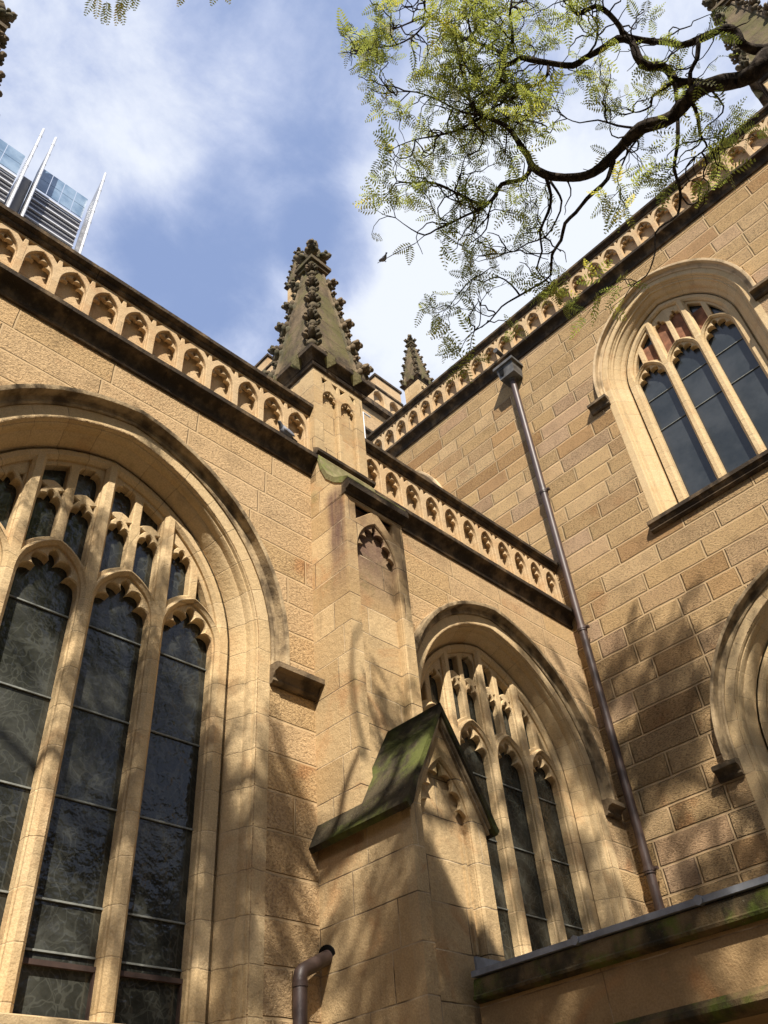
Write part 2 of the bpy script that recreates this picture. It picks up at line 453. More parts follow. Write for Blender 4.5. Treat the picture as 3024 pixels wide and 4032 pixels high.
# ------------------------------------------------------------------ mesh building helpers
class MB:
    def __init__(self):
        self.v, self.f, self.mi = [], [], []
    def add(self, vs, fs, mi=0):
        o = len(self.v)
        self.v += [tuple(p) for p in vs]
        self.f += [tuple(i + o for i in f) for f in fs]
        self.mi += [mi] * len(fs)
    def box(self, x0, x1, y0, y1, z0, z1, mi=0):
        self.add([(x, y, z) for z in (z0, z1) for y in (y0, y1) for x in (x0, x1)],
                 [(0, 2, 3, 1), (4, 5, 7, 6), (0, 1, 5, 4), (2, 6, 7, 3), (0, 4, 6, 2), (1, 3, 7, 5)], mi)
    def grid(self, rows, closed_u=False, closed_v=False, mi=0):
        nr, nc = len(rows), len(rows[0])
        vs = [p for r in rows for p in r]
        fs = []
        for i in range(nr - (0 if closed_v else 1)):
            for j in range(nc - (0 if closed_u else 1)):
                a, b = i * nc + j, i * nc + (j + 1) % nc
                c, d = ((i + 1) % nr) * nc + (j + 1) % nc, ((i + 1) % nr) * nc + j
                fs.append((a, b, c, d))
        self.add(vs, fs, mi)
    def extrude_x(self, prof, x0, x1, mi=0, caps=True):      # prof: (y,z) closed polygon
        k = len(prof)
        vs = [(x0, y, z) for y, z in prof] + [(x1, y, z) for y, z in prof]
        fs = [(i, (i + 1) % k, k + (i + 1) % k, k + i) for i in range(k)]
        self.add(vs, fs, mi)
        if caps:
            t = tessellate_polygon([[Vector((y, z, 0)) for y, z in prof]])
            self.add(vs[:k], t, mi)
            self.add(vs[k:], t, mi)
    def extrude_y(self, prof, y0, y1, mi=0, caps=True):      # prof: (x,z)
        k = len(prof)
        vs = [(x, y0, z) for x, z in prof] + [(x, y1, z) for x, z in prof]
        fs = [(i, (i + 1) % k, k + (i + 1) % k, k + i) for i in range(k)]
        self.add(vs, fs, mi)
        if caps:
            t = tessellate_polygon([[Vector((x, z, 0)) for x, z in prof]])
            self.add(vs[:k], t, mi)
            self.add(vs[k:], t, mi)
    def plate(self, outer, holes, y0, y1, bev=0.0, mi=0, back=False, rim=True):
        """flat stone plate facing -Y with holes; the hole edges are chamfered"""
        hs_f = [offset(h, bev) for h in holes] if bev else holes
        loops = [outer] + hs_f
        pts = [p for l in loops for p in l]
        t = tessellate_polygon([[Vector((u, v, 0)) for u, v in l] for l in loops])
        self.add([(u, y0, v) for u, v in pts], t, mi)
        for h, hf in zip(holes, hs_f):
            rows = [[(u, y0, v) for u, v in hf]]
            if bev:
                rows.append([(u, y0 + bev, v) for u, v in h])
            rows.append([(u, y1, v) for u, v in h])
            self.grid(rows, closed_u=True, mi=mi)
        if rim:
            self.grid([[(u, y0, v) for u, v in outer], [(u, y1, v) for u, v in outer]], closed_u=True, mi=mi)
    def tube(self, pts, rads, seg=8, mi=0, cap=True):
        pts = [Vector(p) for p in pts]
        rows = []
        prev = None
        for i, p in enumerate(pts):
            d = (pts[min(i + 1, len(pts) - 1)] - pts[max(i - 1, 0)])
            if d.length < 1e-9:
                d = Vector((0, 0, 1))
            d.normalize()
            if prev is None:
                a = d.orthogonal().normalized()
            else:
                a = (prev - d * prev.dot(d))
                a = a.normalized() if a.length > 1e-6 else d.orthogonal().normalized()
            prev = a
            b = d.cross(a)
            r = rads[i] if hasattr(rads, '__len__') else rads
            rows.append([tuple(p + (a * math.cos(q) + b * math.sin(q)) * r) for q in (2 * math.pi * k / seg for k in range(seg))])
        self.grid(rows, closed_u=True, mi=mi)
        if cap:
            o = len(self.v) - seg
            self.f.append(tuple(range(o, o + seg))); self.mi.append(mi)
            o2 = len(self.v) - seg * len(rows)
            self.f.append(tuple(reversed(range(o2, o2 + seg)))); self.mi.append(mi)
    def blob(self, c, s, seed=0, amp=0.15, freq=2.0, sub=2, rot=None, mi=0):
        bm = bmesh.new()
        bmesh.ops.create_icosphere(bm, subdivisions=sub, radius=1.0)
        vs = []
        for v in bm.verts:
            q = v.co.copy()
            q *= 1 + amp * mnoise.noise(q * freq + Vector((seed * 3.7, seed * 1.3, seed * 7.1)))
            q = Vector((q.x * s[0], q.y * s[1], q.z * s[2]))
            if rot is not None:
                q = rot @ q
            vs.append(tuple(q + Vector(c)))
        fs = [tuple(v.index for v in f.verts) for f in bm.faces]
        bm.free()
        self.add(vs, fs, mi)
    def build(self, name, mats, parent=None, loc=None, rotz=0.0, sharp=35, recalc=True, smooth=True):
        me = bpy.data.meshes.new(name)
        me.from_pydata(self.v, [], self.f)
        if not isinstance(mats, (list, tuple)):
            mats = [mats]
        for m_ in mats:
            me.materials.append(MAT[m_])
        if len(mats) > 1:
            me.polygons.foreach_set('material_index', self.mi)
        if recalc:
            bm = bmesh.new(); bm.from_mesh(me)
            bmesh.ops.remove_doubles(bm, verts=bm.verts, dist=1e-5)
            bmesh.ops.recalc_face_normals(bm, faces=bm.faces)
            bm.to_mesh(me); bm.free()
        if smooth:
            me.shade_smooth()
            me.set_sharp_from_angle(angle=math.radians(sharp))
        me.update()
        o = bpy.data.objects.new(name, me)
        COL.objects.link(o)
        if parent is not None:
            o.parent = parent
        if loc is not None:
            o.location = loc
        o.rotation_euler = (0, 0, rotz)
        return o

def area(p):
    return 0.5 * sum(p[i][0] * p[(i + 1) % len(p)][1] - p[(i + 1) % len(p)][0] * p[i][1] for i in range(len(p)))

def clean(p, eps=1e-4):
    out = []
    for q in p:
        if not out or math.hypot(q[0] - out[-1][0], q[1] - out[-1][1]) > eps:
            out.append(q)
    if len(out) > 2 and math.hypot(out[0][0] - out[-1][0], out[0][1] - out[-1][1]) <= eps:
        out.pop()
    return out

def offset(p, d):
    """grow polygon p by d (mitred)"""
    s = 1 if area(p) > 0 else -1
    k = len(p)
    out = []
    for i in range(k):
        a, b, c = Vector(p[i - 1]), Vector(p[i]), Vector(p[(i + 1) % k])
        e1, e2 = (b - a).normalized(), (c - b).normalized()
        n1, n2 = Vector((e1.y, -e1.x)) * s, Vector((e2.y, -e2.x)) * s
        m_ = n1 + n2
        if m_.length < 1e-4:
            m_ = n1
        m_.normalize()
        cs = max(0.45, m_.dot(n1))
        q = b + m_ * (d / cs)
        out.append((q.x, q.y))
    return out

def clip_convex(sub, cv):
    if area(cv) < 0:
        cv = cv[::-1]
    out = sub
    for i in range(len(cv)):
        a, b = cv[i], cv[(i + 1) % len(cv)]
        inside = lambda p: (b[0] - a[0]) * (p[1] - a[1]) - (b[1] - a[1]) * (p[0] - a[0]) >= -1e-9
        inp, out = out, []
        for j in range(len(inp)):
            p, q = inp[j - 1], inp[j]
            ip, iq = inside(p), inside(q)
            if ip != iq:
                d1 = (b[0] - a[0]) * (p[1] - a[1]) - (b[1] - a[1]) * (p[0] - a[0])
                d2 = (b[0] - a[0]) * (q[1] - a[1]) - (b[1] - a[1]) * (q[0] - a[0])
                t = d1 / (d1 - d2)
                out.append((p[0] + t * (q[0] - p[0]), p[1] + t * (q[1] - p[1])))
            if iq:
                out.append(q)
        if len(out) < 3:
            return []
    return clean(out)

def arch_half(r, off, n):
    R = r + off
    t1 = math.acos(off / R) if off < R else 0
    return [(-off + R * math.cos(t1 * i / n), R * math.sin(t1 * i / n)) for i in range(n + 1)]

def arch_line(r, off, zbot, n=14):
    """open polyline right-bottom -> apex -> left-bottom"""
    h = arch_half(r, off, n)
    right = [(r, zbot)] + h
    return right + [(-x, z) for x, z in reversed(right[:-1])]

def rise_off(w, rise):
    """two-centred arch offset for half width w and rise"""
    R = (rise * rise + w * w) / (2 * w)
    return R - w

def head(xc, w, zs, rise, n=8):
    """pointed head polyline from right springing over apex to left springing"""
    h = arch_half(w, rise_off(w, rise), n)
    return [(xc + x, zs + z) for x, z in h] + [(xc - x, zs + z) for x, z in reversed(h[:-1])]

def cusped(xc, w, zs, rise, foils=5, depth=0.08, n=40):
    """pointed head with cusps pointing inwards; right to left"""
    h = arch_half(w, rise_off(w, rise), n)
    full = [(x, z) for x, z in h] + [(-x, z) for x, z in reversed(h[:-1])]
    L = [0.0]
    for i in range(1, len(full)):
        L.append(L[-1] + math.hypot(full[i][0] - full[i - 1][0], full[i][1] - full[i - 1][1]))
    out = []
    k = len(full)
    for i, (x, z) in enumerate(full):
        t = L[i] / L[-1]
        a = full[max(i - 1, 0)]; b = full[min(i + 1, k - 1)]
        dx, dz = b[0] - a[0], b[1] - a[1]
        l = math.hypot(dx, dz) or 1
        nx, nz = -dz / l, dx / l          # inward
        s = abs(math.sin(math.pi * foils * t))
        d = depth * (1 - s ** 0.6) ** 1.0
        e = min(t, 1 - t) * foils
        d *= min(1.0, max(0.0, (e - 0.25) / 0.5)) if e < 0.75 else 1.0
        out.append((xc + x + nx * d, zs + z + nz * d))
    return out

def tag(o, label=None, cat=None, group=None, kind=None):
    if label: o['label'] = label
    if cat: o['category'] = cat
    if group: o['group'] = group
    if kind: o['kind'] = kind
    return o

def empty(name, loc=(0, 0, 0)):
    o = bpy.data.objects.new(name, None)
    o.location = loc
    o.empty_display_size = 0.3
    COL.objects.link(o)
    return o

def copy_tree(o, parent, loc=None, rotz=None, scale=None):
    c = o.copy(); COL.objects.link(c); c.parent = parent
    if loc is not None: c.location = loc
    if rotz is not None: c.rotation_euler = (0, 0, rotz)
    if scale is not None: c.scale = (scale,) * 3
    for ch in [q for q in bpy.data.objects if q.parent == o]:
        d = ch.copy(); COL.objects.link(d); d.parent = c
    return c

B_ROT = -math.pi / 2         # a piece modelled facing -Y, turned to face -X (local x -> -Y, local y -> +X)

# ------------------------------------------------------------------ ground
mb = MB()
mb.box(-400, 400, -400, 400, -0.3, 0.0)
g = mb.build('paving', 'paving')
tag(g, kind='structure')
# unseen city blocks, added to close the low sky (they show in the panes)
mb = MB()
mb.box(-70, 60, -62, -42, 0.0, 21)
mb.box(-75, -48, -42, 60, 0.0, 19)
mb.box(20, 60, -42, -16, 0.0, 22)
for i in range(24):
    mb.box(-68 + i * 5, -65.5 + i * 5, -41.95, -41.8, 3, 19)
blk = mb.build('unseen_city_blocks', 'city_stone', smooth=False)
tag(blk, kind='structure')

church = empty('church', (0, 0, 0))
tag(church, 'sunlit golden sandstone Gothic church with traceried windows, panelled parapets and crocketed pinnacles', 'church')

# ------------------------------------------------------------------ windows
BIG = dict(zs=6.45, off=0.254, r_in=1.465, r_out=1.78, r_hood=2.09, sill=2.98)
UP = dict(zs=13.90, off=0.42, r_in=1.02, r_out=1.53, r_hood=1.68, sill=10.55)

def surround(P, prof, name, parent, loc, rotz):
    zb = P['sill'] - P['zs']
    rows = []
    for r, d in prof:
        rows.append([(x, d, z) for x, z in arch_line(r, P['off'], zb)])
    mb = MB()
    for a, b in zip(rows[:-1], rows[1:]):
        mb.grid([a, b])
    return mb.build(name, 'dressed', parent, loc, rotz, sharp=28)

def hood(P, r0, proj, stops, parent, name='hood_mould', hm='hood_stone'):
    """label mould: sweeps over the arch and returns outwards at the springing"""
    r1 = P['r_hood']
    prof = [(r0, 0.0), (r0 - 0.004, -0.022), (r0 + 0.018, -0.034), (r0 + 0.05, -0.026), (r0 + 0.082, -0.034), (r1 - 0.062, -proj * 0.72), (r1 - 0.058, -proj + 0.004), (r1 - 0.045, -proj), (r1 - 0.008, -proj), (r1, -proj * 0.85), (r1, 0.0)]
    zb = -0.16
    mb = MB()
    rows = [[(x, d, z) for x, z in arch_line(r, P['off'], zb)] for r, d in prof]
    for i, (a, b) in enumerate(zip(rows[:-1], rows[1:])):
        mb.grid([a, b])
    for side, ln in stops:
        x0, x1 = r0 - 0.01, r1 + ln
        pf = [(0.0, zb + 0.01), (-proj * 0.85, zb), (-proj - 0.03, zb - 0.025), (-proj - 0.03, zb - 0.085), (-proj * 0.72, zb - 0.10),
              (-proj * 0.45, zb - 0.16), (-proj * 0.5, zb - 0.19), (-proj * 0.35, zb - 0.215), (0.0, zb - 0.215)]
        a, b = (x0, x1) if side > 0 else (-x1, -x0)
        mb.extrude_x(pf, a, b, mi=1)
    return mb.build(name, [hm, 'stop_stone_shaded'], parent, sharp=28)

def tracery(P, lights, w, mull, head_z, head_rise, sub_z, sub_rise, top_z, foils, parent):
    zb = P['sill'] - P['zs']
    clipA = clean(arch_line(P['r_in'] + 0.035, P['off'], zb, 20))
    clipB = clean(arch_line(P['r_in'] - 0.015, P['off'], zb, 20))
    outer = clean(arch_line(P['r_in'] + 0.16, P['off'], zb - 0.02, 20))
    half = (lights * w + (lights - 1) * mull) / 2
    ext = 0.065
    R = w / 2 + rise_off(w / 2, head_rise)
    main, sub = [], []
    for i in range(lights):
        xl = -half + i * (w + mull); xr = xl + w; xc = (xl + xr) / 2
        hd = head(xc, w / 2, head_z, head_rise, 10)
        main.append(clean([(xl, zb), (xr, zb)] + hd[:-1] + [hd[-1]]))
        cz = cusped(xc, w / 2 - 0.012, head_z - 0.02, head_rise - 0.02, foils, 0.105 * w / 0.6)
        sub.append(clean([(xl + 0.012, zb + 0.012), (xr - 0.012, zb + 0.012)] + cz))
        def zext(x, e):
            dx = abs(x - xc)
            R2 = R + e
            o = R - w / 2
            return head_z + math.sqrt(max(0.0, R2 * R2 - (dx + o) ** 2))
        xs = [xl + w * k / 14 for k in range(15)]
        bot = [(x, zext(x, ext)) for x in xs]
        poly = bot + [(xr, 4.0), (xl, 4.0)]
        pm = clip_convex(poly, clipA)
        if pm and abs(area(pm)) > 0.01:
            main.append(pm)
        sw = (w - 0.10) / 2 - 0.012
        for j in (0, 1):
            a = xl + 0.012 if j == 0 else xr - 0.012 - sw
            b = a + sw; c = (a + b) / 2
            # lower lancet of the pair
            xs2 = [a + sw * k / 8 for k in range(9)]
            bt = [(x, zext(x, ext + 0.05)) for x in xs2]
            hp = cusped(c, sw / 2, sub_z, sub_rise, 3, 0.05, 24)
            pl = clip_convex(clean(bt + hp), clipB)
            if pl and abs(area(pl)) > 0.012:
                sub.append(pl)
            if top_z:
                Rs = sw / 2 + rise_off(sw / 2, sub_rise); o = Rs - sw / 2
                bt = [(x, sub_z + 0.02 + math.sqrt(max(0.0, (Rs + 0.11) ** 2 - (abs(x - c) + o) ** 2))) for x in xs2]
                hp = cusped(c, sw / 2, top_z, sub_rise, 3, 0.05, 24)
                pl = clip_convex(clean(bt + hp), clipB)
                if pl and abs(area(pl)) > 0.012:
                    sub.append(pl)
                # sunk eyelets between the cusped heads
                for sgn in (-1, 1):
                    ex = c + sgn * (sw / 2 - 0.012)
                    tri = [(ex, sub_z + 0.14), (ex, sub_z + 0.225), (ex - sgn * 0.045, sub_z + 0.205)]
                    if all((abs(x) + P['off']) ** 2 + z * z < (P['r_in'] - 0.08 + P['off']) ** 2 for x, z in tri):
                        sub.append(tri)
        if not top_z:
            pass
    mb = MB()
    mb.plate(outer, main, 0.30, 0.47, 0.036)
    mb.plate(outer, sub, 0.365, 0.47, 0.012)
    o = mb.build('tracery', 'dressed', parent, sharp=30)
    return o, half

def glass_pane(P, matname, parent, y=0.475):
    zb = P['sill'] - P['zs']
    ol = clean(arch_line(P['r_in'] + 0.1, P['off'], zb, 16))
    mb = MB()
    mb.add([(x, y, z) for x, z in ol], [tuple(range(len(ol)))])
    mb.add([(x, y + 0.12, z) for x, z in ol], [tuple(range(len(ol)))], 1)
    return mb.build('glass', [matname, 'void'], parent, smooth=False)

def saddle_bars(P, lights, w, mull, zs_abs, parent, matname='bar_metal', th=0.007):
    half = (lights * w + (lights - 1) * mull) / 2
    for z in zs_abs:
        zz = z - P['zs']
        mb = MB()
        mb.box(-half, half, 0.455, 0.470, zz - th, zz + th)
        mb.build('saddle_bar', matname, parent, smooth=False)

def sill_part(P, half, proj, parent, matname):
    zb = P['sill'] - P['zs']
    mb = MB()
    pf = [(0.55, zb + 0.04), (0.20, zb + 0.01), (0.0, zb - 0.02), (-proj, zb - 0.05), (-proj, zb - 0.12), (-proj + 0.03, zb - 0.135), (-proj * 0.55, zb - 0.19), (-proj * 0.6, zb - 0.215), (-proj * 0.4, zb - 0.24), (0.0, zb - 0.25), (0.0, zb - 0.02 - 0.2), (0.55, zb - 0.2)]
    mb.extrude_x(pf, -half, half)
    return mb.build('sill', matname, parent, sharp=30)

PROF_BIG = [(1.45, 0.57), (1.47, 0.40), (1.575, 0.305), (1.60, 0.30), (1.625, 0.30), (1.63, 0.318), (1.642, 0.318), (1.648, 0.29), (1.668, 0.235), (1.692, 0.185), (1.715, 0.150), (1.727, 0.142), (1.733, 0.10),
            (1.737, 0.075), (1.752, 0.05), (1.765, 0.048), (1.772, 0.015), (1.79, -0.002), (1.93, -0.004), (1.935, 0.05)]
PROF_UP = [(1.00, 0.57), (1.03, 0.40), (1.13, 0.305), (1.16, 0.30), (1.18, 0.30), (1.185, 0.315), (1.20, 0.315), (1.205, 0.285), (1.235, 0.25), (1.26, 0.235), (1.268, 0.20), (1.30, 0.16), (1.345, 0.125), (1.352, 0.09), (1.385, 0.085),
           (1.40, 0.05), (1.415, 0.048), (1.422, 0.012), (1.44, -0.002), (1.56, -0.004), (1.565, 0.05)]

def big_window(loc, rotz, stops, first):
    if first is None:
        w = surround(BIG, PROF_BIG, 'arched_window', church, loc, rotz)
        tracery(BIG, 4, 0.628, 0.14, 0.04, 0.45, 0.95, 0.19, 1.50, 5, w)
        glass_pane(BIG, 'leaded_glass', w)
        saddle_bars(BIG, 4, 0.628, 0.14, (6.29, 5.44, 4.625, 3.83, 3.475), w)
        sill_part(BIG, 1.92, 0.10, w, 'dressed')
    else:
        w = copy_tree(first, church, loc, rotz)
        for ch in [q for q in bpy.data.objects if q.parent == w and q.name.startswith(('hood_mould', 'vent'))]:
            bpy.data.objects.remove(ch)
    hood(BIG, 1.935, 0.14, stops, w)
    return w

W1 = big_window((-8.41, 0, 6.45), 0, ((1, 0.455), (-1, 0.42)), None)
W2 = big_window((-2.40, 0, 6.45), 0, ((1, 0.19), (-1, 0.36)), W1)
W4 = big_window((0, -3.87, 6.45), B_ROT, ((1, 0.19), (-1, 0.19)), W1)
# opening vents at the foot of the nearest window
mb = MB()
for i in range(4):
    half = (4 * 0.628 + 3 * 0.14) / 2
    xl = -half + i * 0.768; xr = xl + 0.628
    z1, z0 = 3.385 - 6.45, 3.03 - 6.45
    mb.box(xl, xr, 0.43, 0.47, z1 - 0.012, z1 + 0.025, 0)
    mb.box(xl, xl + 0.025, 0.43, 0.47, z0, z1 - 0.02, 0)
    mb.box(xr - 0.025, xr, 0.43, 0.47, z0, z1 - 0.02, 0)
    mb.box(xl + 0.025, xr - 0.025, 0.43, 0.46, z0, z0 + 0.03, 0)
mb.build('vent_frame', 'frame_brown', W1, smooth=False)

W3 = surround(UP, PROF_UP, 'arched_window', church, (0, -3.61, UP['zs']), B_ROT)
tracery(UP, 3, 0.585, 0.14, -0.12, 0.45, 1.02, 0.20, None, 5, W3)
glass_pane(UP, 'plain_glass', W3)
saddle_bars(UP, 3, 0.585, 0.14, (13.45, 12.65), W3, 'bar_metal', 0.005)
sill_part(UP, 1.66, 0.13, W3, 'dark_stone')
mb = MB()
for i in range(3):
    half = (3 * .585 + 2 * .14) / 2
    xl = -half + i * .725
    for a, b in ((0.02, 0.26), (0.31, 0.55)):
        x0, x1 = xl + a, xl + b
        zt = min(1.55, math.sqrt(max(0.01, (1.0 + .42) ** 2 - (max(abs(x0), abs(x1)) + .42) ** 2)))
        if zt > 0.5:
            mb.box(x0, x1, 0.448, 0.471, 0.28, zt)
mb.build('blind_panel', 'orange_panel', W3, smooth=False)
hood(UP, 1.535, 0.13, ((1, 0.26), (-1, 0.26)), W3, hm='hood_pale')
W5 = copy_tree(W3, church, (0, 3.82, UP['zs']), B_ROT)

tag(W1, 'large four-light leaded window left of the buttress')
tag(W2, 'four-light leaded window between buttress and drainpipe')
tag(W3, 'upper three-light window with plain dark glass')
tag(W4, 'lower transept window cut by the edge')
tag(W5, 'transept window mostly hidden behind the aisle parapet')
# ------------------------------------------------------------------ walls
def opening(P, xc):
    zb = P['sill'] - P['zs']
    ol = clean(arch_line(P['r_out'], P['off'], zb - 0.22, 16))
    return [(xc + x, P['zs'] + z) for x, z in ol]

mb = MB()
mb.plate([(-16, 0), (0.0, 0), (0.0, 9.6), (-16, 9.6)], [opening(BIG, -8.41), opening(BIG, -2.40), opening(BIG, -14.42)], 0.0, 0.6)
mb.box(-16, 0, 0.95, 1.0, 0, 9.6)
tag(mb.build('aisle_wall', 'rock_aisle', church, sharp=30), 'pale tan aisle wall of pecked sandstone blocks')
mb = MB()
mb.plate([(-12, 0), (8.4, 0), (8.4, 16.7), (-12, 16.7)], [opening(BIG, 3.87), opening(UP, 3.61), opening(UP, -3.82)], 0.0, 0.6)
mb.box(-12, 8.4, 0.95, 1.0, 0, 16.7)
tag(mb.build('transept_wall', 'rock_transept', church, rotz=B_ROT, sharp=30), 'taller transept wall of mottled orange and brown rock-faced blocks')

# ------------------------------------------------------------------ parapets with blind arcades
def niche_panel(u0, u1, k, z0, parent, rotz, name='parapet'):
    pitch = (u1 - u0) / k
    mb = MB()
    front, cus = [], []
    for i in range(k):
        c = u0 + (i + 0.5) * pitch
        hw = 0.166
        hd = head(c, hw, z0 + 0.360, 0.290, 8)
        front.append(clean([(c - hw, z0 - 0.02), (c + hw, z0 - 0.02)] + hd))
        cz = cusped(c, hw - 0.008, z0 + 0.355, 0.280, 5, 0.078, 30)
        cus.append(clean([(c - hw + 0.008, z0 + 0.0), (c + hw - 0.008, z0 + 0.0)] + cz))
        for s in (-1, 1):
            ex = c + s * (pitch / 2 - 0.022)
            tri_ = [(ex, z0 + 0.700), (ex - s * 0.095, z0 + 0.700), (ex - s * 0.010, z0 + 0.600)]
            front.append(tri_); cus.append(tri_)
    outer = [(u0, z0 - 0.06), (u1, z0 - 0.06), (u1, z0 + 0.76), (u0, z0 + 0.76)]
    mb.plate(outer, front, 0.0, 0.155, 0.007)
    mb.plate([(u0, z0 - 0.06), (u1, z0 - 0.06), (u1, z0 + 0.76), (u0, z0 + 0.76)], cus, 0.050, 0.100, 0.006, rim=False)
    mb.box(u0, u1, 0.15, 0.42, z0 - 0.06, z0 + 0.76)
    return mb.build(name, 'panel', parent, rotz=rotz, sharp=30)

def coping(u0, u1, z, parent, z_cap=None):
    # z: underside level
    mb = MB()
    cuts = [u0]
    while cuts[-1] + 2.6 < u1:
        cuts.append(cuts[-1] + 1.5 + 0.6 * random.random())
    cuts.append(u1)
    for a, b in zip(cuts[:-1], cuts[1:]):
        j = random.uniform(-0.004, 0.004)
        pf = [(0.0, z), (-0.025, z + 0.005), (-0.045, z + 0.035), (-0.040, z + 0.060), (-0.065 + j, z + 0.075), (-0.10 + j, z + 0.10), (-0.105 + j, z + 0.155), (-0.09 + j, z + 0.18),
              (0.10, z + 0.27), (0.22, z + 0.28), (0.45, z + 0.17), (0.45, z)]
        mb.extrude_x(pf, a + 0.003, b - 0.003)
    return mb.build('coping', 'dark_stone', parent, sharp=30)

def cornice(u0, u1, z, parent, bosses=()):
    """z: bottom of the moulding at the wall face"""
    mb = MB()
    cuts = [u0]
    while cuts[-1] + 2.4 < u1:
        cuts.append(cuts[-1] + 1.2 + 0.8 * random.random())
    cuts.append(u1)
    for a, b in zip(cuts[:-1], cuts[1:]):
        j = random.uniform(-0.004, 0.004)
        pf = [(0.0, z), (-0.030, z + 0.005), (-0.042, z + 0.028), (-0.034, z + 0.052), (-0.030, z + 0.062), (-0.040, z + 0.11), (-0.075, z + 0.165), (-0.125 + j, z + 0.195), (-0.155 + j, z + 0.20),
              (-0.165 + j, z + 0.205), (-0.175 + j, z + 0.215), (-0.18 + j, z + 0.275), (-0.165 + j, z + 0.285), (0.0, z + 0.46), (0.3, z + 0.46), (0.3, z)]
        mb.extrude_x(pf, a + 0.002, b - 0.002)
    for i, x in enumerate(bosses):
        mb.blob((x, -0.085, z + 0.12), (0.055, 0.04, 0.05), i, 0.5, 2.2, 2)
        mb.blob((x + 0.07, -0.075, z + 0.11), (0.04, 0.03, 0.035), i + 9, 0.5, 2.2, 2)
        mb.blob((x - 0.08, -0.07, z + 0.10), (0.04, 0.03, 0.035), i + 5, 0.5, 2.2, 2)
    return mb.build('cornice', 'dark_stone', parent, sharp=30)

ZC = 9.44
pA1 = niche_panel(-10.94, -5.87, 12, 9.94, church, 0)
coping(-10.94, -5.87, 10.665, pA1)
cornice(-10.94, -5.80, ZC, pA1)
pA2 = niche_panel(-4.87, -0.03, 11, 9.94, church, 0)
coping(-4.87, -0.02, 10.665, pA2)
cornice(-4.90, 0.0, ZC, pA2)
pA0 = niche_panel(-16.0, -11.94, 9, 9.94, church, 0)
coping(-16.0, -11.94, 10.665, pA0)
cornice(-16.0, -11.94, ZC, pA0)
pB = niche_panel(-12.0 - 0.083, 7.34, 45, 17.0, church, B_ROT)
tag(pB, 'higher parapet with orange stained niches on the transept')
coping(-12.0, 7.37, 17.735, pB)
cornice(-12.0, 7.37, ZC + 7.06, pB)

# flat lead roofs behind the parapets
mb = MB()
mb.box(-16, -0.05, 0.45, 9.0, 9.9, 10.05)
mb.box(1.0, 12, -8.3, 12, 16.8, 17.0)
mb.build('roof', 'lead', church, smooth=False)

# ------------------------------------------------------------------ pinnacle
def crocket_mesh():
    mb = MB()
    ry = lambda a: Matrix.Rotation(a, 3, 'Y')
    rx = lambda a: Matrix.Rotation(a, 3, 'X')
    rz = lambda a: Matrix.Rotation(a, 3, 'Z')
    mb.blob((0.03, 0, -0.06), (0.085, 0.075, 0.15), 1, 0.25, 3, 2, ry(-0.5))
    mb.blob((0.125, 0, 0.035), (0.085, 0.060, 0.055), 2, 0.45, 3.4, 2, ry(-0.3))
    mb.blob((0.185, 0, 0.075), (0.052, 0.045, 0.050), 3, 0.4, 3.4, 2)
    for s in (-1, 1):
        mb.blob((0.11, s * 0.085, 0.015), (0.062, 0.045, 0.048), 4 + s, 0.45, 3.2, 2, rz(s * 0.7))
        mb.blob((0.145, s * 0.075, 0.075), (0.038, 0.034, 0.045), 7 + s, 0.4, 3.2, 1)
        mb.blob((0.045, s * 0.095, -0.065), (0.045, 0.03, 0.075), 9 + s, 0.4, 3.0, 1, rx(-s * 0.4))
        # curl of the leaf edge
        pts = [(0.07 + 0.045 * math.cos(t), s * 0.055, -0.02 + 0.05 * math.sin(t)) for t in [k * 0.62 for k in range(8)]]
        mb.tube(pts, [0.016 - 0.001 * k for k in range(8)], 6)
    mb.blob((0.10, 0, 0.125), (0.045, 0.042, 0.055), 15, 0.35, 3, 2)
    mb.blob((0.02, 0, 0.12), (0.05, 0.055, 0.10), 16, 0.3, 3, 2)
    return mb

CROCKET = None
H0, H1 = 11.76, 15.42
def spire_half(z):
    t = (z - 12.05) / (15.42 - 12.05)
    return 0.50 + (0.125 - 0.50) * t

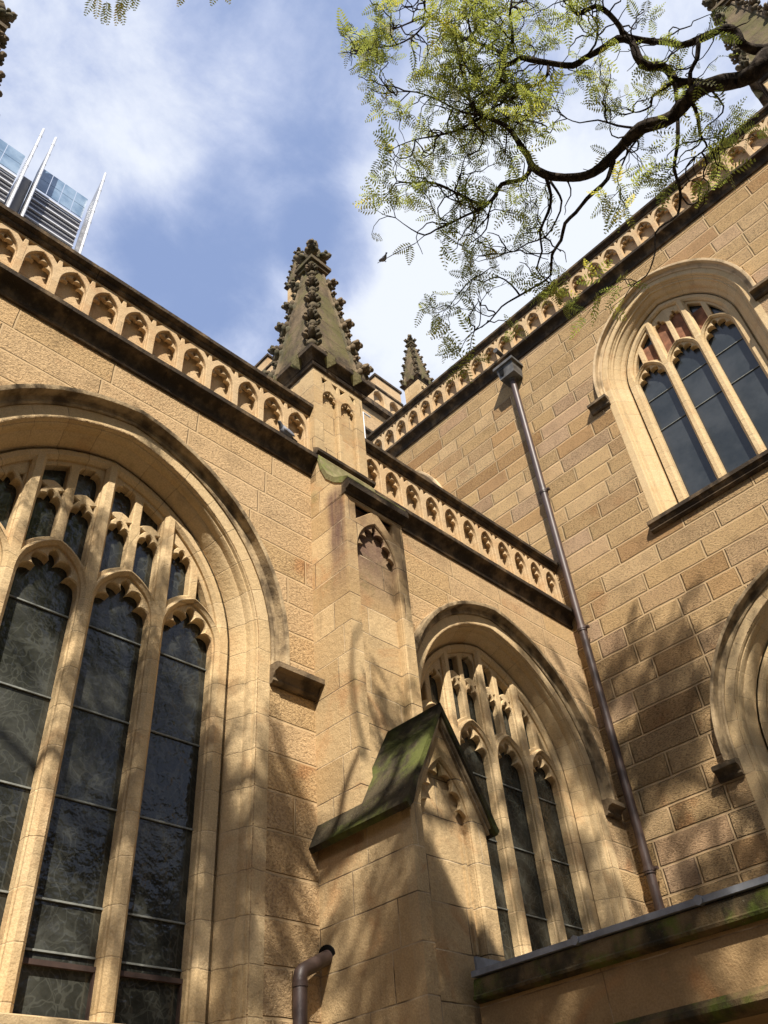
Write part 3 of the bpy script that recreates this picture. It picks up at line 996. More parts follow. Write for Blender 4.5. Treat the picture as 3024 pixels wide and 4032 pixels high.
def make_pinnacle(loc):
    """local origin: axis of the shaft at z=0 of its own levels (levels as measured on the near pinnacle)"""
    global CROCKET
    mb = MB()
    # shaft: body, with a panelled skin on the front
    mb.box(-0.5, 0.5, -0.42, 0.5, 9.3, H0)
    holes = []
    cus = []
    for c in (-0.175, 0.185):
        hw = 0.142
        holes.append(clean([(c - hw, 9.75), (c + hw, 9.75)] + head(c, hw, 11.14, 0.215, 8)))
        cus.append(clean([(c - hw + .006, 9.75), (c + hw - .006, 9.75)] + cusped(c, hw - 0.006, 11.13, 0.21, 5, 0.05, 30)))
        for s in (-1, 1):
            ex = c + s * 0.15
            t_ = [(ex, 11.58), (ex - s * 0.095, 11.58), (ex - s * 0.01, 11.46)]
            holes.append(t_); cus.append(t_)
    skin = [(-0.5, 9.3), (0.5, 9.3), (0.5, H0), (-0.5, H0)]
    mb.plate(skin, holes, -0.5, -0.42, 0.012)
    mb.plate(skin, cus, -0.478, -0.445, 0.004, rim=False)
    root = mb.build('pinnacle', 'ashlar', church, loc, sharp=30)
    # drip mould under the spire
    mb = MB()
    def ring(levels, mi=0):
        rows = [[(-h, -h, z), (h, -h, z), (h, h, z), (-h, h, z)] for h, z in levels]
        mb.grid(rows, closed_u=True, mi=mi)
    ring([(0.50, 11.70), (0.535, 11.72), (0.55, 11.755), (0.545, 11.79), (0.56, 11.80), (0.575, 11.85), (0.62, 11.90), (0.655, 11.915), (0.665, 11.93), (0.665, 12.01), (0.65, 12.03), (0.49, 12.12)])
    mb.build('drip_mould', 'dark_stone', root, sharp=30)
    stop = None
    for side in range(4):
        for c in (-0.27, 0.27):
            if stop is None:
                mb = MB()
                pts = [(-0.11, -0.668, 12.035), (0.11, -0.668, 12.035), (0.075, -0.676, 11.99), (0.07, -0.676, 11.93), (0.10, -0.672, 11.90), (0.0, -0.56, 11.80), (-0.10, -0.672, 11.90), (-0.07, -0.676, 11.93), (-0.075, -0.676, 11.99)]
                bk = [(x, -0.5, z) for x, y, z in pts]
                k = len(pts)
                mb.add(pts + bk, [tuple(range(k))] + [(i, (i + 1) % k, k + (i + 1) % k, k + i) for i in range(k)])
                o = stop = mb.build('drip_stop', 'mossy_roll', root, sharp=30)
            else:
                o = stop.copy(); COL.objects.link(o)
                o.parent = root
            o.rotation_euler = (0, 0, side * math.pi / 2)
            o.location = Matrix.Rotation(side * math.pi / 2, 3, 'Z') @ Vector((c, 0, 0))
    # spire body with joint lines, roll on each arris
    mb = MB()
    lv = [12.02, 12.45, 12.9, 13.4, 13.9, 14.4, 14.9, 15.42]
    for a, b in zip(lv[:-1], lv[1:]):
        rows = []
        for z in (a + 0.004, b - 0.004):
            h = spire_half(z)
            rows.append([(-h, -h, z), (h, -h, z), (h, h, z), (-h, h, z)])
        mb.grid(rows, closed_u=True)
    rows = []
    for z in (12.0, 15.42):
        h = spire_half(z) - 0.012
        rows.append([(-h, -h, z), (h, -h, z), (h, h, z), (-h, h, z)])
    mb.grid(rows, closed_u=True, mi=1)
    for sx in (-1, 1):
        for sy in (-1, 1):
            h0, h1 = spire_half(12.1), spire_half(15.4)
            mb.tube([(sx * (h0 - .01), sy * (h0 - .01), 12.1), (sx * (h1 - .01), sy * (h1 - .01), 15.4)], [0.055, 0.04], 8, mi=2)
    # collar
    for h, z0, z1 in ((0.20, 15.36, 15.44), (0.245, 15.44, 15.53), (0.21, 15.53, 15.58)):
        mb.box(-h, h, -h, h, z0, z1, 0)
    mb.build('spire', ['spire_stone', 'dark_stone', 'crocket_stone'], root, sharp=30)
    # crockets, one object each, climbing the four arrises
    for i in range(4):
        a = math.pi / 4 + i * math.pi / 2
        for j in range(5):
            z = 12.36 + j * 0.655
            for small in (0, 1):
                zz = z + (0.34 if small else 0)
                if small and j == 4:
                    continue
                h = spire_half(zz) + 0.01
                p = (h * math.copysign(1, math.cos(a)), h * math.copysign(1, math.sin(a)), zz)
                s = (1.0 - 0.055 * j) * (0.58 if small else 1.12)
                h -= 0.02 if small else 0.0
                if CROCKET is None:
                    o = crocket_mesh().build('crocket', 'crocket_stone', root, sharp=60)
                    CROCKET = o
                else:
                    o = CROCKET.copy(); COL.objects.link(o); o.parent = root
                o.location = p
                o.rotation_euler = (random.uniform(-.12, .12), random.uniform(-.15, .1), a + random.uniform(-.12, .12))
                o.scale = (s, s * random.uniform(.9, 1.1), s * random.uniform(.92, 1.1))
    # finial: four leafy arms and a bud
    mb = MB()
    mb.tube([(0, 0, 15.55), (0, 0, 15.8), (0, 0, 16.05), (0, 0, 16.3)], [0.085, 0.07, 0.085, 0.06], 10)
    for i in range(4):
        a = math.pi / 4 + i * math.pi / 2
        R_ = Matrix.Rotation(a, 3, 'Z')
        for c, s, sd in (((0.13, 0, 15.90), (0.13, 0.085, 0.075), 1), ((0.245, 0, 15.95), (0.085, 0.075, 0.08), 2), ((0.315, 0, 16.0), (0.06, 0.055, 0.06), 3),
                         ((0.20, 0.085, 15.90), (0.065, 0.05, 0.06), 4), ((0.20, -0.085, 15.90), (0.065, 0.05, 0.06), 5), ((0.26, 0.06, 16.03), (0.04, 0.04, 0.045), 6), ((0.26, -0.06, 16.03), (0.04, 0.04, 0.045), 7),
                         ((0.10, 0, 15.76), (0.06, 0.07, 0.12), 8), ((0.10, 0, 16.12), (0.07, 0.065, 0.13), 9)):
            mb.blob(tuple(R_ @ Vector(c)), s, sd + i * 11, 0.4, 3.2, 2, R_)
    mb.blob((0, 0, 16.34), (0.12, 0.12, 0.12), 30, 0.4, 3.0, 2)
    for i in range(4):
        a = i * math.pi / 2
        mb.blob((0.085 * math.cos(a), 0.085 * math.sin(a), 16.40), (0.05, 0.05, 0.07), 40 + i, 0.3, 3, 1)
    mb.blob((0, 0, 16.46), (0.05, 0.05, 0.06), 50, 0.3, 3, 1)
    mb.build('finial', 'crocket_stone', root, sharp=60)
    return root

BX = -5.37
pin = make_pinnacle((BX, 0.39, 0))
tag(pin, 'near crocketed pinnacle with two blind panels on its shaft')
q = copy_tree(pin, church, (-11.6, 0.39, -0.25))
q['label'] = 'pinnacle cut by the edge, next buttress along the aisle'
S2 = 0.83
for x, y, ztop, sc, lb in ((7.70, 8.4, 33.75, .83, 'small far pinnacle rising above the transept parapet'), (1.43, 8.9, 35.0, .68, 'far pinnacle half hidden behind the tip of the near one'), (-5.30, 8.3, 23.75, .83, 'pinnacle whose tip just clears the aisle parapet')):
    q = copy_tree(pin, church, (x, y, ztop - 16.5 * sc), 0, sc)
    q['label'] = lb
q = copy_tree(pin, church, (0.42, -7.93, 18.72 - 11.9 * 1.12), B_ROT, 1.12)
q['label'] = 'large pinnacle behind the thick tree limb'
for x, y, zt in ((7.70, 8.4, 27.9), (-5.30, 8.3, 17.9), (1.43, 8.9, 30.4)):
    mb = MB()
    mb.box(x - .33, x + .33, y - .33, y + .33, 9.8, zt)
    mb.build('pier', 'ashlar', church, smooth=False)
mb = MB()
mb.box(-0.12, 1.0, -8.5, -7.37, 0.0, 16.2)
mb.build('pier', 'ashlar', church, smooth=False)

# ------------------------------------------------------------------ buttress
def buttress(x):
    """stepped buttress modelled around x=0 of its own axis"""
    mb = MB()
    # lower stage with panelled front and gable
    mb.box(-0.5, 0.5, -1.11, 0.3, 0, 4.56)
    gab = [(-0.5, 0.0), (0.5, 0.0), (0.5, 4.56), (0.0, 5.50), (-0.5, 4.56)]
    panel1 = clean([(-0.335, 0.4), (0.315, 0.4)] + head(-0.01, 0.325, 4.50, 0.58, 12))
    mb.plate(gab, [panel1], -1.22, -1.11, 0.02)
    mb.plate(gab, [clean([(-0.33, 0.4), (0.31, 0.4)] + cusped(-0.01, 0.32, 4.49, 0.57, 7, 0.10, 60))], -1.185, -1.14, 0.004, rim=False)
    mb.extrude_y([(-0.5, 4.55), (0.5, 4.55), (0.0, 5.49)], -1.111, -0.6)
    mb.box(0.245, 0.275, -1.135, -1.105, 0.4, 4.45)
    # upper stage
    mb.box(-0.5, 0.5, -0.525, 0.3, 4.4, 8.70)
    front = [(-0.5, 4.4), (0.5, 4.4), (0.5, 8.72), (-0.5, 8.72)]
    p2 = clean([(-0.325, 4.6), (0.335, 4.6)] + head(0.005, 0.33, 7.88, 0.56, 12))
    tri = [[(-0.315, 8.63), (-0.315, 8.38), (-0.04, 8.63)], [(0.325, 8.63), (0.07, 8.63), (0.325, 8.36)]]
    mb.plate(front, [p2] + tri, -0.63, -0.525, 0.014)
    mb.plate(front, tri + [clean([(-0.32, 4.6), (0.33, 4.6)] + cusped(0.005, 0.325, 7.87, 0.55, 7, 0.10, 60))], -0.60, -0.555, 0.004, rim=False)
    # splay behind the weathering, up to the shaft
    mb.extrude_x([(0.3, 8.68), (-0.585, 8.68), (-0.60, 8.90), (-0.36, 9.18), (-0.24, 9.45), (-0.19, 9.70), (-0.11, 9.85), (0.3, 9.85)], -0.5, 0.5)
    root = mb.build('buttress', 'ashlar', church, (x, 0, 0), sharp=30)
    # concave mossy weathering with a drip nose and a small ledge above
    mb = MB()
    pf = [(-0.12, 9.76), (-0.195, 9.70), (-0.235, 9.48), (-0.34, 9.24), (-0.48, 9.07), (-0.66, 8.955), (-0.715, 8.92), (-0.72, 8.90),
          (-0.62, 8.87), (-0.46, 8.99), (-0.31, 9.17), (-0.21, 9.42), (-0.15, 9.70)]
    mb.extrude_x(pf, -0.515, 0.515)
    mb.build('weathering', 'mossy_roll', root, sharp=40)
    mb = MB()
    mb.extrude_x([(-0.60, 8.885), (-0.71, 8.905), (-0.735, 8.87), (-0.74, 8.77), (-0.70, 8.745), (-0.665, 8.735), (-0.655, 8.70), (-0.63, 8.69), (-0.585, 8.69)], -0.51, 0.54)
    mb.build('drip_mould', 'dark_stone', root, sharp=30)
    mb = MB()
    mb.extrude_x([(-0.10, 9.755), (-0.175, 9.76), (-0.205, 9.785), (-0.21, 9.83), (-0.19, 9.85), (-0.10, 9.92)], -0.53, 0.545)
    mb.build('ledge', 'dark_stone', root, sharp=30)
    # gable roof slabs, ridge running out from the upper stage
    mb = MB()
    ez, rzz, ov = 4.505, 5.65, 0.615
    zk = 4.765
    th = 0.075
    for s in (-1, 1):
        pf = [(0.0, rzz), (s * 0.49, zk), (s * ov, ez), (s * (ov - 0.035), ez - 0.045), (s * (ov - 0.085), ez + 0.01), (s * 0.44, zk - 0.02), (0.0, rzz - 0.10)]
        mb.extrude_y(pf, -1.30, -0.55 if s > 0 else -0.55)
    # the left slope runs back to the wall beside the upper stage
    for s in (-1, 1):
        k = (rzz - ez) / ov
        pf = [(s * 0.49, zk), (s * ov, ez), (s * (ov - 0.035), ez - 0.045), (s * 0.49, ez + 0.01)]
        mb.extrude_y(pf, -0.56, 0.05)
    mb.build('gable_roof', 'moss_stone', root, sharp=30)
    mb = MB()
    for s in (-1, 1):
        k = (rzz - ez) / ov
        a0, a1 = 0.02, 0.52
        for d0, d1, yy in ((0.105, 0.165, -1.275), (0.18, 0.215, -1.25)):
            pf = [(s * a0, rzz - k * a0 - d0), (s * a1, rzz - k * a1 - d0), (s * a1, rzz - k * a1 - d1), (s * a0, rzz - k * a0 - d1)]
            mb.extrude_y(pf, yy, -1.21)
    mb.build('gable_mould', 'hood_stone', root, sharp=30)
    return root

bt = buttress(BX)
tag(bt, 'near stepped buttress with mossy weathering and a small gabled roof')
q = copy_tree(bt, church, (-11.41, 0, 0))
q['label'] = 'next buttress along the aisle'

# ------------------------------------------------------------------ low annex at the corner
mb = MB()
AX = -5.30
mb.box(AX + 0.0, -0.02, -9.0, -1.235, 2.58, 3.05)
mb.box(AX + 2.6, -0.02, -9.0, -1.235, 0.0, 2.58)
mb.box(AX, AX + 2.6, -1.75, -1.235, 0.0, 2.58)
an = mb.build('annex', 'annex_stone', church, smooth=False)
tag(an, 'low flat-roofed annex with mossy fascia in the corner')
def along_y(prof, y0, y1, name, m, parent):
    mb = MB(); mb.extrude_y([(AX + a, z) for a, z in prof], y0, y1)
    return mb.build(name, m, parent, sharp=30)
along_y([(0.1, 3.225), (-0.035, 3.215), (-0.045, 3.19), (-0.055, 3.10), (-0.075, 3.085), (-0.07, 3.065), (-0.02, 3.045), (0.1, 3.045)], -9.0, -1.24, 'fascia', 'fascia_stone', an)
along_y([(0.1, 2.70), (0.0, 2.70), (-0.03, 2.665), (-0.055, 2.655), (-0.06, 2.62), (-0.045, 2.60), (0.0, 2.575), (0.1, 2.575)], -9.0, -1.30, 'string_course', 'fascia_stone', an)
mb = MB()
mb.box(AX - 0.06, -0.03, -9.0, -1.24, 3.228, 3.27)
for y in (-2.27, -3.30, -4.4):
    mb.tube([(AX - 0.075, y, 3.250), (-0.03, y, 3.262)], 0.034, 8)
mb.box(AX + 0.02, -4.86, -1.245, -1.222, 3.27, 3.39)
mb.build('lead_roof', 'lead', an, smooth=False)

# ------------------------------------------------------------------ crenellated tower behind
def tower():
    mb = MB()
    X0, X1, Y0, Y1 = 0.75, 5.97, 8.0, 14.0
    mb.box(X0 + .12, X1 - .12, Y0 + .12, Y1 - .12, 9, 25.7, 0)
    root_faces = mb
    o = mb.build('crossing_tower', 'rock_aisle', church, smooth=False)
    tag(o, 'battlemented tower behind the near pinnacle')
    mb = MB()
    def face(u0, u1, horizontal):
        pitch = (u1 - u0) / 6
        outer = [(u0, 25.9), (u1, 25.9), (u1, 27.0), (u0, 27.0)]
        holes = []
        for i in range(6):
            c = u0 + (i + .5) * pitch
            holes.append(clean([(c - .28, 26.05), (c + .28, 26.05)] + head(c, .28, 26.45, .42, 6)))
        return outer, holes
    ou, ho = face(X0, X1, True)
    mb.plate(ou, ho, Y0, Y0 + .2, .03)
    mb.box(X0, X1, Y0 + .19, Y1, 25.9, 26.95)
    mb.plate
    for a, b in ((X0, X0 + 0.85), (2.35, 3.78), (4.55, X1)):
        mb.box(a, b, Y0, Y0 + .45, 27.0, 27.75)
    for a, b in ((Y0 + .5, Y0 + 1.2), (Y0 + 2.0, Y0 + 3.0), (Y0 + 3.9, Y0 + 4.9)):
        mb.box(X0, X0 + .45, a, b, 27.0, 27.75)
    mb.build('battlement', 'panel', o, sharp=30)
    mb = MB()
    mb.box(X0 - .1, X1 + .1, Y0 - .1, Y1, 25.62, 25.9)
    mb.box(X0 - .05, X1 + .05, Y0 - .05, Y0 + .5, 26.99, 27.09)
    mb.box(X0 - .05, X0 + .5, Y0 - .05, Y1, 26.985, 27.085)
    mb.box(X0 - .04, X1 + .04, Y0 - .04, Y1, 24.0, 24.12)
    for a, b in ((X0, X0 + 0.85), (2.35, 3.78), (4.55, X1)):
        mb.box(a - .05, b + .05, Y0 - .055, Y0 + .5, 27.75, 27.87)
    for a, b in ((Y0 + .5, Y0 + 1.2), (Y0 + 2.0, Y0 + 3.0), (Y0 + 3.9, Y0 + 4.9)):
        mb.box(X0 - .055, X0 + .5, a - .05, b + .05, 27.75, 27.87)
    mb.build('coping', 'dark_stone', o, smooth=False)
tower()

# ------------------------------------------------------------------ drainpipes and the mast
dp = empty('drainpipe', (-0.14, -0.265, 3.2))
tag(dp, 'long glossy brown drainpipe with grey box hopper running down the transept wall', 'drainpipe')
def local(mbv, o):
    return [(x - o[0], y - o[1], z - o[2]) for x, y, z in mbv]
mb = MB()
mb.tube([(0, 0, 0.05), (0, 0, 12.75)], 0.066, 20)
for z in (2.05, 6.0, 9.2):
    mb.tube([(0, 0, z), (0, 0, z + 0.10)], 0.079, 20)
mb.build('pipe', 'pipe_paint', dp)
for z in (2.10, 6.05, 9.25):
    mb = MB()
    mb.tube([(0, 0, z - 0.02), (0, 0, z + 0.02)], 0.086, 16)
    mb.box(-0.02, 0.03, -0.135, -0.07, z - 0.02, z + 0.02)
    mb.box(0.0, 0.14, -0.018, 0.018, z - 0.018, z + 0.018)
    mb.tube([(-0.03, -0.115, z), (0.05, -0.115, z)], 0.014, 6)
    mb.build('bracket', 'pipe_paint', dp, smooth=False)
mb = MB()
mb.tube([(0, 0, 12.62), (0, 0, 12.85)], 0.085, 16)
rows = []
for x0, x1, y0, y1, z in ((-.19, .12, -.20, .19, 12.68), (-.22, .135, -.225, .215, 12.98), (-.22, .135, -.225, .215, 13.0)):
    rows.append([(x0, y0, z), (x1, y0, z), (x1, y1, z), (x0, y1, z)])
mb.grid(rows, closed_u=True)
mb.add(rows[0], [(0, 1, 2, 3)]); mb.add(rows[-1], [(0, 1, 2, 3)])
mb.box(-.27, .138, -.275, .27, 13.0, 13.075)
mb.box(-.235, .134, -.24, .235, 13.075, 13.10)
mb.build('hopper', 'hopper_metal', dp, smooth=False)
mb = MB()
mb.add([(-.2215, .05, 12.76), (-.2215, .15, 12.76), (-.2225, .16, 12.95), (-.2225, .03, 12.95)], [(0, 1, 2, 3)])
mb.add([(-.215, .05, 12.76), (-.215, .15, 12.76), (-.215, .16, 12.95), (-.215, .03, 12.95)], [(0, 1, 2, 3)])
mb.build('overflow_hole', 'void', dp, smooth=False)

sp = empty('spout', (0.0, -0.10, 16.95))
tag(sp, 'short dark spout poking out of the transept parapet above the hopper', 'spout')
mb = MB()
mb.tube([(0.1, 0, 0.06), (-0.12, -0.02, 0.03), (-0.30, -0.03, 0.0)], [0.055, 0.052, 0.06], 12)
o = mb.build('tube', 'hopper_metal', sp)

ep = empty('drainpipe', (-6.22, -0.15, 0.0))
tag(ep, 'short brown drainpipe with an elbow coming out of the near buttress', 'drainpipe')
mb = MB()
mb.tube([(0, 0, 0.0), (0, 0, 3.37), (0.012, 0.003, 3.405), (0.04, 0.010, 3.43), (0.40, 0.05, 3.60)], 0.060, 18)
mb.tube([(0, 0, 3.30), (0, 0, 3.345)], 0.066, 18)
mb.build('pipe', 'pipe_paint', ep)
mb = MB()
mb.tube([(0.338, 0.045, 3.575), (0.352, 0.047, 3.58)], 0.095, 20)
mb.build('pipe_hole', 'void', ep)

rd = empty('mast', (-3.70, 1.0, 10.05))
tag(rd, 'thin white T-topped rod on the aisle roof beside the near pinnacle', 'mast')
mb = MB()
mb.tube([(0, 0, 0), (0, 0, 3.2)], 0.018, 10)
mb.build('pole', 'rod_white', rd)
mb = MB()
mb.tube([(-0.02, 0, 3.2), (0.19, 0, 3.2)], 0.016, 8)
mb.build('crossbar', 'rod_white', rd)

# ------------------------------------------------------------------ office tower far behind
ot = empty('office_tower', (0, 60, 0))
tag(ot, 'distant glass and white metal office tower with tall fins', 'office tower')
TZ = 124.5
def facade(x0, x1, name_i):
    mb = MB()
    ztop, zl = 119.8, 113.5
    nx = 4
    for i in range(nx):
        for z0, z1 in ((zl + 0.9, zl + 3.6), (zl + 3.7, ztop)):
            a = x0 + (x1 - x0) * i / nx; b = x0 + (x1 - x0) * (i + 1) / nx
            mb.box(a + .05, b - .05, 0.95, 1.05, z0, z1)
    mb.box(x0, x1, 1.6, 20, 40, ztop - 6.0)
    mb.build('glass_screen', 'tower_glass', ot, smooth=False)
    mb = MB()
    z = zl
    while z > 60:
        mb.box(x0, x1, 0.72, 1.0, z - .24, z, 0)
        mb.box(x0, x1, 0.80, 0.95, z - 1.15, z - 1.08, 0)
        mb.box(x0, x1, 1.0, 1.5, z - 2.2, z - .30, 1)
        z -= 2.25
    mb.build('louvre', ['white_metal', 'louvre_dark'], ot, smooth=False)
facade(-2.0, 5.2, 0)
facade(-14.5, -4.35, 1)
for x in (-4.05, -2.2, 5.65):
    mb = MB()
    mb.add([(x - .08, -1.6, 40), (x + .08, -1.6, 40), (x + .08, 1.5, 40), (x - .08, 1.5, 40), (x - .08, -1.6, TZ - .6), (x + .08, -1.6, TZ - .6), (x + .08, 1.1, TZ - 6.5), (x - .08, 1.1, TZ - 6.5)],
           [(0, 1, 2, 3), (4, 5, 6, 7), (0, 1, 5, 4), (1, 2, 6, 5), (2, 3, 7, 6), (3, 0, 4, 7)])
    mb.build('fin', 'grey_metal', ot, smooth=False)
    mb = MB()
    mb.tube([(x, -1.8, 40), (x, -1.8, TZ - .3), (x, -1.8, TZ)], [.18, .18, .08], 10)
    z = TZ - 2.6
    while z > 80:
        mb.tube([(x, -1.8, z), (x, -1.8, z + .18)], .22, 10); z -= 3.0
    mb.build('pole', 'white_metal', ot)
mb = MB()
mb.box(-4.0, -2.3, 1.5, 20, 40, 116)
mb.build('core', 'louvre_dark', ot, smooth=False)

# ------------------------------------------------------------------ birds
def bird(name, loc, fwd, up, wings, label, cat='pigeon', sc=1.0):
    f = Vector(fwd).normalized(); u = Vector(up); u = (u - f * u.dot(f)).normalized(); s = f.cross(u)
    R_ = Matrix((f, s, u)).transposed()
    mb = MB()
    prof = [(-.195, .006, .045, .0), (-.13, .010, .038, .004), (-.10, .022, .040, .010), (-.05, .050, .055, .012), (.0, .066, .062, .016), (.05, .062, .055, .030),
            (.085, .044, .040, .058), (.105, .030, .030, .085), (.118, .030, .029, .105), (.135, .026, .024, .115), (.150, .012, .011, .112), (.168, .003, .003, .105)]
    rows = [[(a, w * math.cos(t), c + h * math.sin(t)) for t in (2 * math.pi * k / 12 for k in range(12))] for a, h, w, c in prof]
    rows = [[(a, w * math.cos(t), c + h * math.sin(t)) for t in (2 * math.pi * k / 12 for k in range(12))] for a, h, w, c in prof]
    for i in range(len(rows) - 1):
        mi = 1 if i < 2 or i >= 6 else 0
        mb.grid([rows[i], rows[i + 1]], closed_u=True, mi=mi)
    mb.add(rows[0], [tuple(range(12))], 1)
    if wings:
        for sg in (-1, 1):
            pts = [(.06, sg * .05, .03), (.10, sg * .11, .09), (.04, sg * .17, .15), (-.06, sg * .18, .14), (-.07, sg * .12, .07), (-.06, sg * .05, .03)]
            vs = pts + [(a, b, c - .008) for a, b, c in pts]
            mb.add(vs, [tuple(range(6)), tuple(range(6, 12))] + [(i, (i + 1) % 6, 6 + (i + 1) % 6, 6 + i) for i in range(6)], 1)
    else:
        for sg in (-1, 1):
            mb.blob((-.025, sg * .052, .022), (.105, .016, .040), 2 + sg, .1, 2, 2, Matrix.Rotation(.12, 3, 'Y'))
            mb.tube([(.005, sg * .02, -.03), (.01, sg * .02, -.068)], .006, 6, mi=1)
            mb.box(.0, .035, sg * .02 - .008, sg * .02 + .008, -.072, -.066, 1)
    mb.v = [tuple(R_ @ Vector(p) * sc) for p in mb.v]
    o = mb.build(name, ['bird_grey', 'bird_dark'], None, loc, sharp=50)
    tag(o, label, cat)
    return o
bird('pigeon', (-6.415, -0.140, 9.795), (-1, -0.15, 0.12), (0, 0, 1), False, 'grey pigeon standing on the dark cornice next to the near pinnacle')
bird('bird', tuple(CAM + ray_dir(1512, 1022) * 8.15), tuple(RIGHT * .85 - DOWN * .5 + FWD * .1), tuple(-DOWN * .8 - RIGHT * .4 - FWD * .3), False, 'small dark and grey bird at the lowest tip of the hanging leaves', 'bird', 0.36)

# ------------------------------------------------------------------ tree
tree = empty('tree', (-5.6, -12.2, 0.0))
tag(tree, 'feathery leafed tree with dark crooked limbs arching over the church', 'tree')
TREE_O = Vector((-5.6, -12.2, 0.0))
def T(x, y, d):
    """point on the photographed limb: crop coordinates, distance from the lens"""
    px, py = 1200 + x * 1.0995, y * 1.0995
    return CAM + (RIGHT * (px - 1512) + DOWN * (py - 2016) + FWD * FPX) / FPX * d

def dist_at(x):
    return 7.0 + (1659 - x) / 1659 * 1.4

def catmull(pts, rads, step=0.07):
    P = [pts[0]] + pts + [pts[-1]]
    Rr = [rads[0]] + rads + [rads[-1]]
    op, orad = [], []
    for i in range(1, len(P) - 2):
        n_ = max(2, int((P[i + 1] - P[i]).length / step))
        for k in range(n_):
            t = k / n_
            a, b, c, d = P[i - 1], P[i], P[i + 1], P[i + 2]
            q = 0.5 * ((2 * b) + (c - a) * t + (2 * a - 5 * b + 4 * c - d) * t * t + (3 * b - a - 3 * c + d) * t ** 3)
            op.append(q)
            orad.append(Rr[i] + (Rr[i + 1] - Rr[i]) * t)
    op.append(P[-2]); orad.append(Rr[-2])
    return op, orad

LIMBS = []
def limb(pts2, r0, r1, dd=0.0, wig=0.25):
    pts = []
    for i, (x, y) in enumerate(pts2):
        pts.append(T(x, y, dist_at(x) + dd * i / max(1, len(pts2) - 1) + wig * mnoise.noise(Vector((x * .01, y * .01, r0 * 50)))))
    kk = 1.0 if r0 > PX(25) else 1.35
    rads = [kk * (r0 + (r1 - r0) * i / (len(pts) - 1)) for i in range(len(pts))]
    p, r = catmull(pts, rads)
    LIMBS.append((p, r))
    return p, r

K = 7.5 * 1.0995 / FPX       # metres per crop pixel, for radii
PX = lambda w: w * K / 2
limb([(1659, 195), (1610, 258), (1560, 285), (1500, 295), (1440, 308), (1380, 345), (1320, 415), (1265, 440), (1200, 460), (1130, 530), (1060, 600), (1010, 628), (960, 636), (900, 634), (860, 625), (815, 597), (800, 560), (775, 525), (740, 470), (700, 440), (640, 415), (600, 380), (585, 330), (570, 285), (555, 230)], PX(62), PX(5))
limb([(1440, 305), (1390, 298), (1330, 296), (1310, 262), (1280, 238), (1220, 235), (1190, 200), (1170, 148), (1120, 140), (1060, 178), (1000, 210), (960, 235), (870, 225), (800, 212), (770, 208), (720, 235), (700, 190), (650, 165), (590, 145), (530, 118), (490, 80), (450, 60), (400, 72), (350, 92), (300, 112), (240, 130)], PX(36), PX(4), 0.4)
limb([(1700, 160), (1640, 178), (1590, 172), (1560, 150), (1545, 115), (1510, 100), (1470, 115), (1410, 142), (1350, 162), (1300, 150), (1240, 148), (1150, 130), (1130, 98), (1090, 50), (1040, 22), (980, 50), (952, 20), (950, -20)], PX(34), PX(13), 0.2)
limb([(1325, 300), (1334, 370), (1336, 440), (1335, 520), (1322, 600), (1340, 660), (1345, 710), (1335, 770), (1290, 800), (1255, 835), (1256, 890), (1245, 940), (1225, 985), (1190, 1010)], PX(11), PX(3), -0.3)
limb([(1105, 575), (1085, 640), (1045, 680), (1010, 712), (970, 762), (932, 800), (918, 860), (885, 912), (880, 985), (835, 1020), (770, 1058), (705, 1098), (662, 1150), (608, 1185)], PX(14), PX(3))
limb([(862, 630), (882, 700), (872, 760), (842, 830), (850, 900), (830, 965), (868, 1005)], PX(10), PX(3))
limb([(812, 596), (785, 640), (705, 660), (682, 700), (650, 730), (600, 720), (540, 690), (485, 662), (430, 650), (380, 655), (330, 648)], PX(14), PX(3))
limb([(690, 695), (645, 740), (580, 770), (520, 800), (470, 822), (430, 842), (380, 820), (325, 780)], PX(9), PX(2.5))
limb([(640, 415), (560, 460), (500, 480), (450, 490), (395, 500), (340, 520)], PX(9), PX(2.5))
limb([(600, 440), (640, 480), (622, 540), (575, 560), (560, 620)], PX(6), PX(2.5))
limb([(720, 238), (690, 270), (730, 302), (790, 312), (835, 300), (868, 270), (872, 235)], PX(9), PX(8))
limb([(790, 312), (760, 345), (700, 372), (640, 400), (600, 380)], PX(8), PX(3))
limb([(800, 318), (802, 400), (760, 440), (700, 400)], PX(6), PX(2.5))
limb([(1380, 345), (1408, 420), (1415, 480), (1440, 525), (1400, 560)], PX(11), PX(3))
limb([(1310, 300), (1245, 345), (1240, 380), (1200, 400), (1178, 402)], PX(9), PX(3))
limb([(700, 190), (745, 145), (735, 60), (742, -10)], PX(11), PX(5))
limb([(560, 150), (610, 110), (600, 40), (620, -10)], PX(8), PX(4))
limb([(470, 70), (430, 35), (435, -10)], PX(8), PX(4))
limb([(1410, 140), (1405, 210), (1380, 260), (1385, 345)], PX(12), PX(12))
limb([(1200, 460), (1120, 450), (1050, 430), (985, 440), (940, 425)], PX(7), PX(2.5))
limb([(1250, 445), (1190, 500), (1150, 560), (1120, 640), (1130, 670)], PX(7), PX(2.5))
limb([(680, 700), (660, 760), (650, 820), (610, 860), (560, 880)], PX(6), PX(2.5))
limb([(880, 650), (920, 720), (900, 790), (860, 850), (800, 870), (750, 900), (690, 910)], PX(7), PX(2.5))
limb([(770, 1058), (740, 1020), (690, 990), (640, 1010), (600, 1000), (560, 1040), (520, 1095)], PX(5), PX(2))
limb([(1000, 210), (1040, 160), (1050, 100), (1030, 60)], PX(7), PX(4))
limb([(530, 118), (560, 200), (590, 260), (640, 330), (700, 360)], PX(6), PX(3))
limb([(450, 62), (400, 120), (330, 160), (250, 170), (180, 180)], PX(6), PX(2.5))
limb([(640, 415), (560, 400), (480, 360), (400, 330), (320, 330)], PX(7), PX(2.5))
